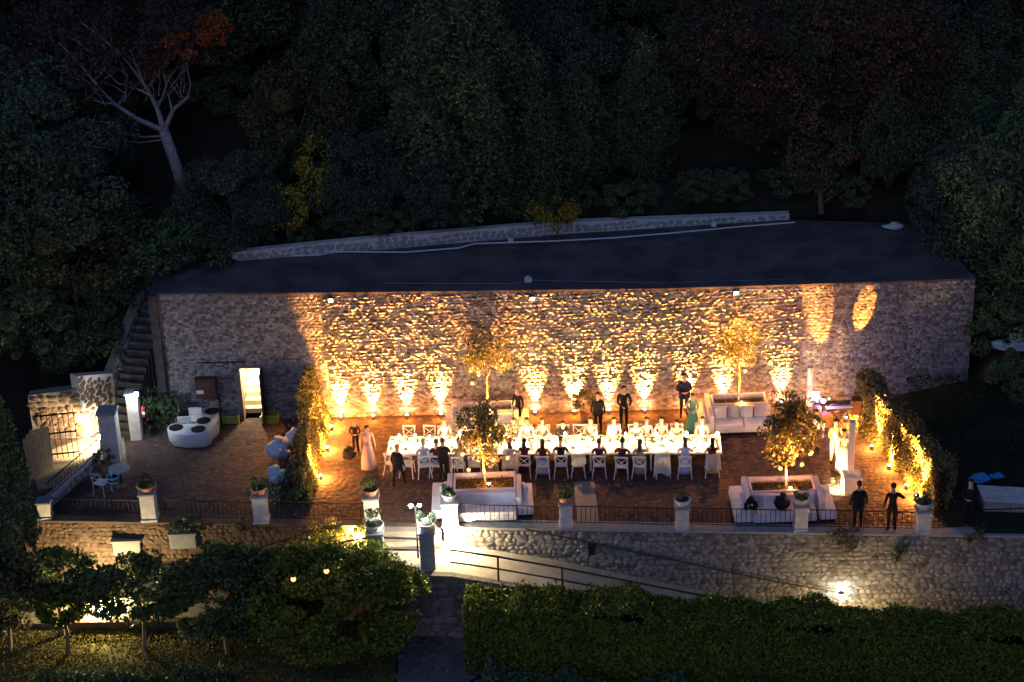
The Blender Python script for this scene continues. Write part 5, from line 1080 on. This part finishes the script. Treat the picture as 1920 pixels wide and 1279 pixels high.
# ------------------------------------------------------------------ planters with corner sofas and lit trees
def cushions(t_loc, items, grp):
    for (x, y, z, rz_, rx_, m, lab) in items:
        t = thing('cushion', lab, 'cushion', (t_loc[0] + x, t_loc[1] + y, z), rz_, grp); b = MB(); b.box((0, 0, 0), (.46, .14, .44), rot=Matrix.Rotation(rx_, 3, 'X'), bev=.06); b.build('cover', M[m], t, True)
def sofa(loc, rz_, L, D, label, backrest=True, arms=(0, 0)):
    t = thing('sofa', label, 'sofa', loc, rz_)
    MB().box((0, 0, .06), (L - .1, D - .1, .1)).build('plinth', M['black'], t); MB().box((0, 0, .22), (L, D, .2), bev=.03).build('seat_base', M['sofa'], t)
    k = max(1, round(L / 1.0))
    for i in range(k): MB().box((-L / 2 + L * (i + .5) / k, -.06, .385), (L / k - .012, D - .14, .13), bev=.035).build('seat_cushion', M['sofa'], t)
    if backrest: MB().box((0, D / 2 - .09, .56), (L, .18, .5), bev=.04).build('backrest', M['sofa'], t)
    for s, on in zip((-1, 1), arms):
        if on: MB().box((s * (L / 2 - .09), -.05, .46), (.18, D - .3, .32), bev=.04).build('armrest', M['sofa'], t)
    return t
def planter(c, w, d, h, label):
    t = thing('planter', label, 'planter', (c.x, c.y, 0)); th = .06
    for s in (-1, 1):
        MB().box((s * (w / 2 - th / 2), 0, h / 2), (th, d, h)).build('side_panel', M['sofa'], t); MB().box((0, s * (d / 2 - th / 2), h / 2), (w - 2 * th, th, h)).build('front_panel', M['sofa'], t)
    MB().box((0, 0, h / 2 - .1), (w - 2 * th - .004, d - 2 * th - .004, h - .22)).build('soil', M['soil'], t)
    link('ground_cover', leafmesh('g', np.c_[np.random.uniform(-w / 2 + .1, w / 2 - .1, 700), np.random.uniform(-d / 2 + .1, d / 2 - .1, 700), np.random.uniform(h - .2, h - .12, 700)], .06), M['leafivy'], t)['kind'] = 'stuff'
    return t
def lit_tree(c, z0, th, rx, rz_, n, label, e, globes=8, seed=1, lm='leafivy', off=(.12, -.22)):
    t = make_tree('ornamental_tree', label, 'tree', th, rx, rx, rz_, n, .10, M[lm], M['bark'], .05, seed, 46, loc=(c.x, c.y, z0), spread=.33, fill=.08)
    link('blossoms', leafmesh('b', crown_pts(110, 40, rx * 1.02, rx * 1.02, rz_ * 1.02, .3, seed + 9) + np.array([0, 0, th + rz_]), .13), M['flower'], t)
    r2 = random.Random(seed)
    uplight(Vector((c.x + off[0], c.y + off[1], z0)), 'uplight in the planter at the foot of the ' + label, e, (-off[0] * .3, -off[1] * .35, 1), 75, .9, 'uplights at the feet of the planter trees')
    for i in range(globes):
        a = r2.uniform(0, 6.28); r = rx * r2.uniform(.3, .95); zz_ = th + rz_ * r2.uniform(-.15, .5)
        g = thing('glass_globe', 'amber glass globe hanging from the ' + label, 'globe', (c.x + math.cos(a) * r, c.y + math.sin(a) * r, z0 + zz_), 0, 'glass globes hanging from the ' + label[:40]); MB().ball((0, 0, 0), .07).build('glass', M['amber'], g); MB().tube([(0, 0, .07), (0, 0, .3)], .004, 4).build('cord', M['black'], g)
ph = .86
# near left planter
def pl_box(x0, x1, yb_, yf_, z):
    a, b = P(x0, yf_, z), P(x1, yf_, z); c = P((x0 + x1) / 2, yb_, z); return Vector(((a.x + b.x) / 2, (a.y + c.y) / 2, 0)), b.x - a.x, c.y - (a.y + b.y) / 2
c, w, d = pl_box(850, 967, 886, 918, ph); planter(c, w, d, ph, 'white planter box in front of the table with earth and a lit tree')
lit_tree(Vector((c.x + .02, c.y + .1, 0)), ph - .22, .95, .95, 1.1, 4400, 'near left planter tree', 900, 7, 3)
sofa((c.x, c.y - d / 2 - .45, 0), 0, w, .84, 'long white sofa facing the railing before the near left planter')
sofa((c.x - w / 2 - .40, c.y - .25, 0), R(-90), 1.9, .72, 'white side sofa left of the near left planter'); sofa((c.x + w / 2 + .30, c.y - .35, 0), R(90), 1.6, .56, 'white side sofa right of the near left planter')
cushions((c.x - w / 2 - .3, c.y - .1), [(0, .0, .62, R(60), R(-15), 'cushion', 'white cushion on the sofa left of the near left planter')], None); cushions((c.x + w / 2 + .25, c.y - .3), [(.02, 0, .6, R(-70), R(-15), 'cushion', 'pale cushion on the sofa right of the near left planter')], None)
# near right planter
c, w, d = pl_box(1408, 1533, 893, 921, ph); planter(c, w, d, ph, 'planter box near the railing at the right with a lit tree')
lit_tree(Vector((P(1471, 908, .6).x, c.y, 0)), ph - .22, 1.15, 1.0, 1.15, 5400, 'near right planter tree', 1000, 12, 4)
sofa((c.x - .05, c.y - d / 2 - .42, 0), 0, w - .1, .8, 'white sofa facing the railing with dark bags on it'); sofa((c.x - w / 2 - .32, c.y - .3, 0), R(-90), 1.9, .6, 'white side sofa left of the near right planter'); sofa((c.x + w / 2 + .28, c.y - .35, 0), R(90), 1.8, .56, 'white side sofa right of the near right planter')
cushions((c.x - w / 2 - .15, c.y - .5), [(0, .1, .64, R(40), R(-15), 'cushion', 'white cushion left of the dark bags'), (.3, -.2, .62, R(-10), R(-20), 'cushion_g', 'grey cushion half under the dark bag')], None); cushions((c.x + w / 2 + .2, c.y - .4), [(0, 0, .62, R(-60), R(-15), 'cushion', 'white cushion on the sofa right of the near right planter')], None)
for x, y, s, l, sd in ((1407, 958, .5, 'dark bag on the left end of the near right sofa', 11), (1466, 955, .58, 'wide dark bag in the middle of the near right sofa', 12)):
    bagmesh('handbag', l, P(x, y, .46), s, M['lacquer'], seed=sd)
# back left planter
c, w, d = pl_box(864, 962, 753, 772, ph); planter(c, w, d, ph, 'pink lit planter box against the back wall')
lit_tree(Vector((P(914, 764, .6).x, c.y, 0)), ph - .22, 1.6, .95, .95, 2200, 'back left tree against the wall', 700, 6, 5)
sofa((c.x, c.y - d / 2 - .4, 0), 0, w, .76, 'pink lit sofa before the back left planter'); sofa((c.x - w / 2 - .3, c.y - .2, 0), R(-90), 1.5, .56, 'orange lit side sofa left of the back planter'); sofa((c.x + w / 2 + .3, c.y - .25, 0), R(90), 1.5, .56, 'shadowed side sofa right of the back planter')
cushions((c.x - w / 2 - .25, c.y - .2), [(0, 0, .68, R(70), R(-15), 'cushion', 'bright white cushion left of the back planter')], None)
# back right planter
c, w, d = pl_box(1336, 1440, 738, 757, ph); planter(c, w, d, ph, 'planter box with dark hedge behind the back right sofa')
lit_tree(Vector((P(1381, 750, .6).x, c.y, 0)), ph - .22, 1.5, .8, .9, 1700, 'back right tree against the wall', 700, 4, 6)
sofa((c.x + .05, c.y - d / 2 - .45, 0), 0, w + .1, .86, 'white corner sofa facing us with four cushions'); sofa((c.x - w / 2 - .38, c.y - .35, 0), R(-90), 1.9, .7, 'orange lit side sofa left of the back right planter')
cushions((c.x, c.y - d / 2 - .28), [(-.75, 0, .66, R(10), R(-15), 'cushion', 'white cushion at the left of the back right sofa'), (-.28, .02, .66, 0, R(-15), 'cushion_g', 'grey cushion second on the back right sofa'), (.2, 0, .66, R(-6), R(-15), 'cushion', 'white cushion third on the back right sofa'), (.7, .02, .66, R(4), R(-15), 'cushion_g', 'grey cushion at the right of the back right sofa')], 'cushions on the back right sofa')
p = P(1098, 800); t = thing('potted_shrub', 'dark bushy shrub against the wall behind the table', 'shrub', (p.x, p.y + .6, 0)); MB().lathe([(.16, 0), (.22, .3), (.19, .3)]).build('pot', M['terracotta'], t); link('foliage', leafmesh('f', crown_pts(900, 16, .45, .35, .5, .3, 3) + np.array([0, 0, .75]), .09), M['leafivy'], t)
# ------------------------------------------------------------------ band corner
def light_column(p, h, label, cube=None):
    t = thing('light_column', label, 'column', p)
    if cube: MB().box((0, 0, cube / 2), (cube, cube, cube), bev=.015).build('base_cube', M['white'], t)
    MB().box((-.06, .05, (cube or 0) + h / 2), (.2, .2, h), bev=.01).build('shaft', M['white'], t); MB().box((-.06, .05, (cube or 0) + h + .01), (.21, .21, .02)).build('cap', M['pipe'], t); return t
p = P(1596, 918); light_column(p, zfor(p, 792) - .62, 'tall white square column standing on a white cube', .62)
p = P(1519, 800); light_column(p, zfor(p, 690), 'tall white square column beside the glowing laptop')
p = P(1521, 790); t = thing('laptop', 'glowing laptop screen on a stand by the white column', 'laptop', (p.x, p.y - .15, 0)); MB().tube([(0, 0, 0), (0, 0, .95)], .03, 8).build('stand', M['iron'], t); MB().box((0, -.1, .96), (.42, .3, .025)).build('keyboard', M['black'], t); MB().box((0, .06, 1.12), (.46, .02, .3), rot=Matrix.Rotation(R(12), 3, 'X')).build('screen', M['screen'], t)
p = P(1541, 795); zz_ = zfor(p, 748); t = thing('stage_light', 'small purple glowing stage light on a tripod', 'stage light', p)
MB().tube([(0, 0, .5), (0, 0, zz_)], .02, 6).build('pole', M['iron'], t)
for a in (0, 2.1, 4.2): MB().tube([(0, 0, .6), (math.cos(a) * .35, math.sin(a) * .35, 0)], .012, 5).build('leg', M['iron'], t)
MB().tube([(0, .06, zz_), (0, -.1, zz_ - .03)], .09, 12).build('housing', M['black'], t); MB().ball((0, -.1, zz_ - .03), .085).build('lens', M['purple'], t); MB().ball((.22, -.03, zz_ + .02), .03).build('indicator', M['green'], t); lamp('lamp_light', 'POINT', (0, -.3, zz_), 6, (.5, .3, 1), t, .05)
p = P(1610, 800); t = thing('loudspeaker', 'brown lit loudspeaker on a pole at the band corner', 'speaker', (p.x, p.y, 0), R(-8)); zz_ = zfor(p, 775)
MB().tube([(0, 0, .4), (0, 0, zz_)], .03, 6).build('pole', M['iron'], t); MB().box((0, 0, zz_ + .3), (.62, .4, .6), bev=.03).build('cabinet', M['redwood'], t); MB().lathe([(.2, 0), (.2, .01), (.03, .02)], n=16).build('cone', M['black'], t); 
t.children[-1].rotation_euler = (R(90), 0, 0); t.children[-1].location = (0, -.2, zz_ + .3)
for a in (0, 2.1, 4.2): MB().tube([(0, 0, .5), (math.cos(a) * .4, math.sin(a) * .4, 0)], .015, 5).build('leg', M['iron'], t)
p = P(1572, 805); t = thing('keyboard_stand', 'dark keyboard on crossed legs in the band corner', 'keyboard', (p.x, p.y, 0), R(5)); MB().box((0, 0, .88), (1.0, .3, .09), bev=.015).build('keyboard', M['black'], t); MB().box((0, -.04, .93), (.94, .18, .015)).build('keys', M['china'], t)
for s in (-1, 1): MB().tube([(s * .3, -.1, 0), (-s * .3, -.1, .83)], .018, 6).build('crossed_leg', M['iron'], t)
p = P(1552, 798); t = thing('drum_kit', 'small drum kit with brass cymbals behind the singer', 'drums', (p.x - .1, p.y, 0))
DR = mat('drum_shell', (.3, .16, .08), .4); BR = mat('brass', (.7, .5, .2), .3, metal=1)
MB().tube([(0, -.2, .28), (0, .15, .28)], .27, 18).build('bass_drum', DR, t)
for x, z in ((-.32, .6), (.3, .62)): MB().lathe([(.17, z), (.17, z + .18)], (x, 0, 0), 14).build('tom_drum', DR, t); MB().tube([(x, 0, 0), (x, 0, z)], .012, 5).build('drum_stand', M['iron'], t)
for x, z in ((-.5, 1.1), (.5, 1.15)): MB().lathe([(.19, z), (.03, z + .03), (.02, z + .03)], (x, .1, 0), 16).build('cymbal', BR, t); MB().tube([(x, .1, 0), (x, .1, z)], .01, 5).build('cymbal_stand', M['iron'], t)
p = P(1535, 842); t = thing('music_stand', 'small music stand with white sheet in front of the band', 'music stand', p, R(30)); MB().tube([(0, 0, 0), (0, 0, .95)], .015, 6).build('pole', M['iron'], t); MB().box((0, 0, 1.0), (.4, .02, .26), rot=Matrix.Rotation(R(-50), 3, 'X')).build('sheet', M['white'], t)
for a in (0, 2.1, 4.2): MB().tube([(0, 0, .25), (math.cos(a) * .25, math.sin(a) * .25, 0)], .01, 5).build('leg', M['iron'], t)
stand(1563, 868, 190, 'stand_serve', 'yellow', 'yellow', 'brown', 'brightly lit performer in pale clothes at the centre of the band', sc=1.0)
stand(1580, 884, 150, 'stand_arms', 'cream', 'cream', 'dark', 'performer in a long cream dress half behind the white column', dress=True, sc=.96, long=True)
stand(1528, 850, 160, 'stand_elbow', 'grey', 'black', 'dark', 'dim musician left of the lit performer', sc=1.0)
p = P(1570, 905); t = thing('floor_spotlight', 'floor spotlight aimed at the band', 'spotlight', (p.x - .15, p.y, 0)); MB().box((0, 0, .08), (.16, .12, .14), bev=.02).build('housing', M['black'], t); MB().box((0, .065, .09), (.12, .012, .1)).build('lens', M['bulb'], t); lamp('lamp_light', 'SPOT', (0, .12, .12), 340, (1, .62, .2), t, .05, 60, .6, (-.05, 1, .75))
p = P(1551, 928); t = thing('floor_spotlight', 'small floor lamp glowing beside the near right sofa', 'spotlight', (p.x, p.y, 0)); MB().box((0, 0, .07), (.12, .12, .12), bev=.02).build('housing', M['black'], t); MB().box((.065, .03, .08), (.012, .1, .08)).build('lens', M['bulb'], t); lamp('lamp_light', 'SPOT', (.12, .06, .12), 160, (1, .66, .25), t, .05, 120, .8, (1, .8, -.1))
# blue things and far right
p = P(1838, 905, .3); bagmesh('blue_parasol', 'folded blue fabric left in the dark at the right', p, .7, M['bluefab'], seed=41).scale = (1, .7, .5); bagmesh('blue_fabric_bundle', 'smaller blue fabric bundle further right in the dark', P(1869, 898, .3), .5, M['bluefab'], seed=45).scale = (1, .6, .45)
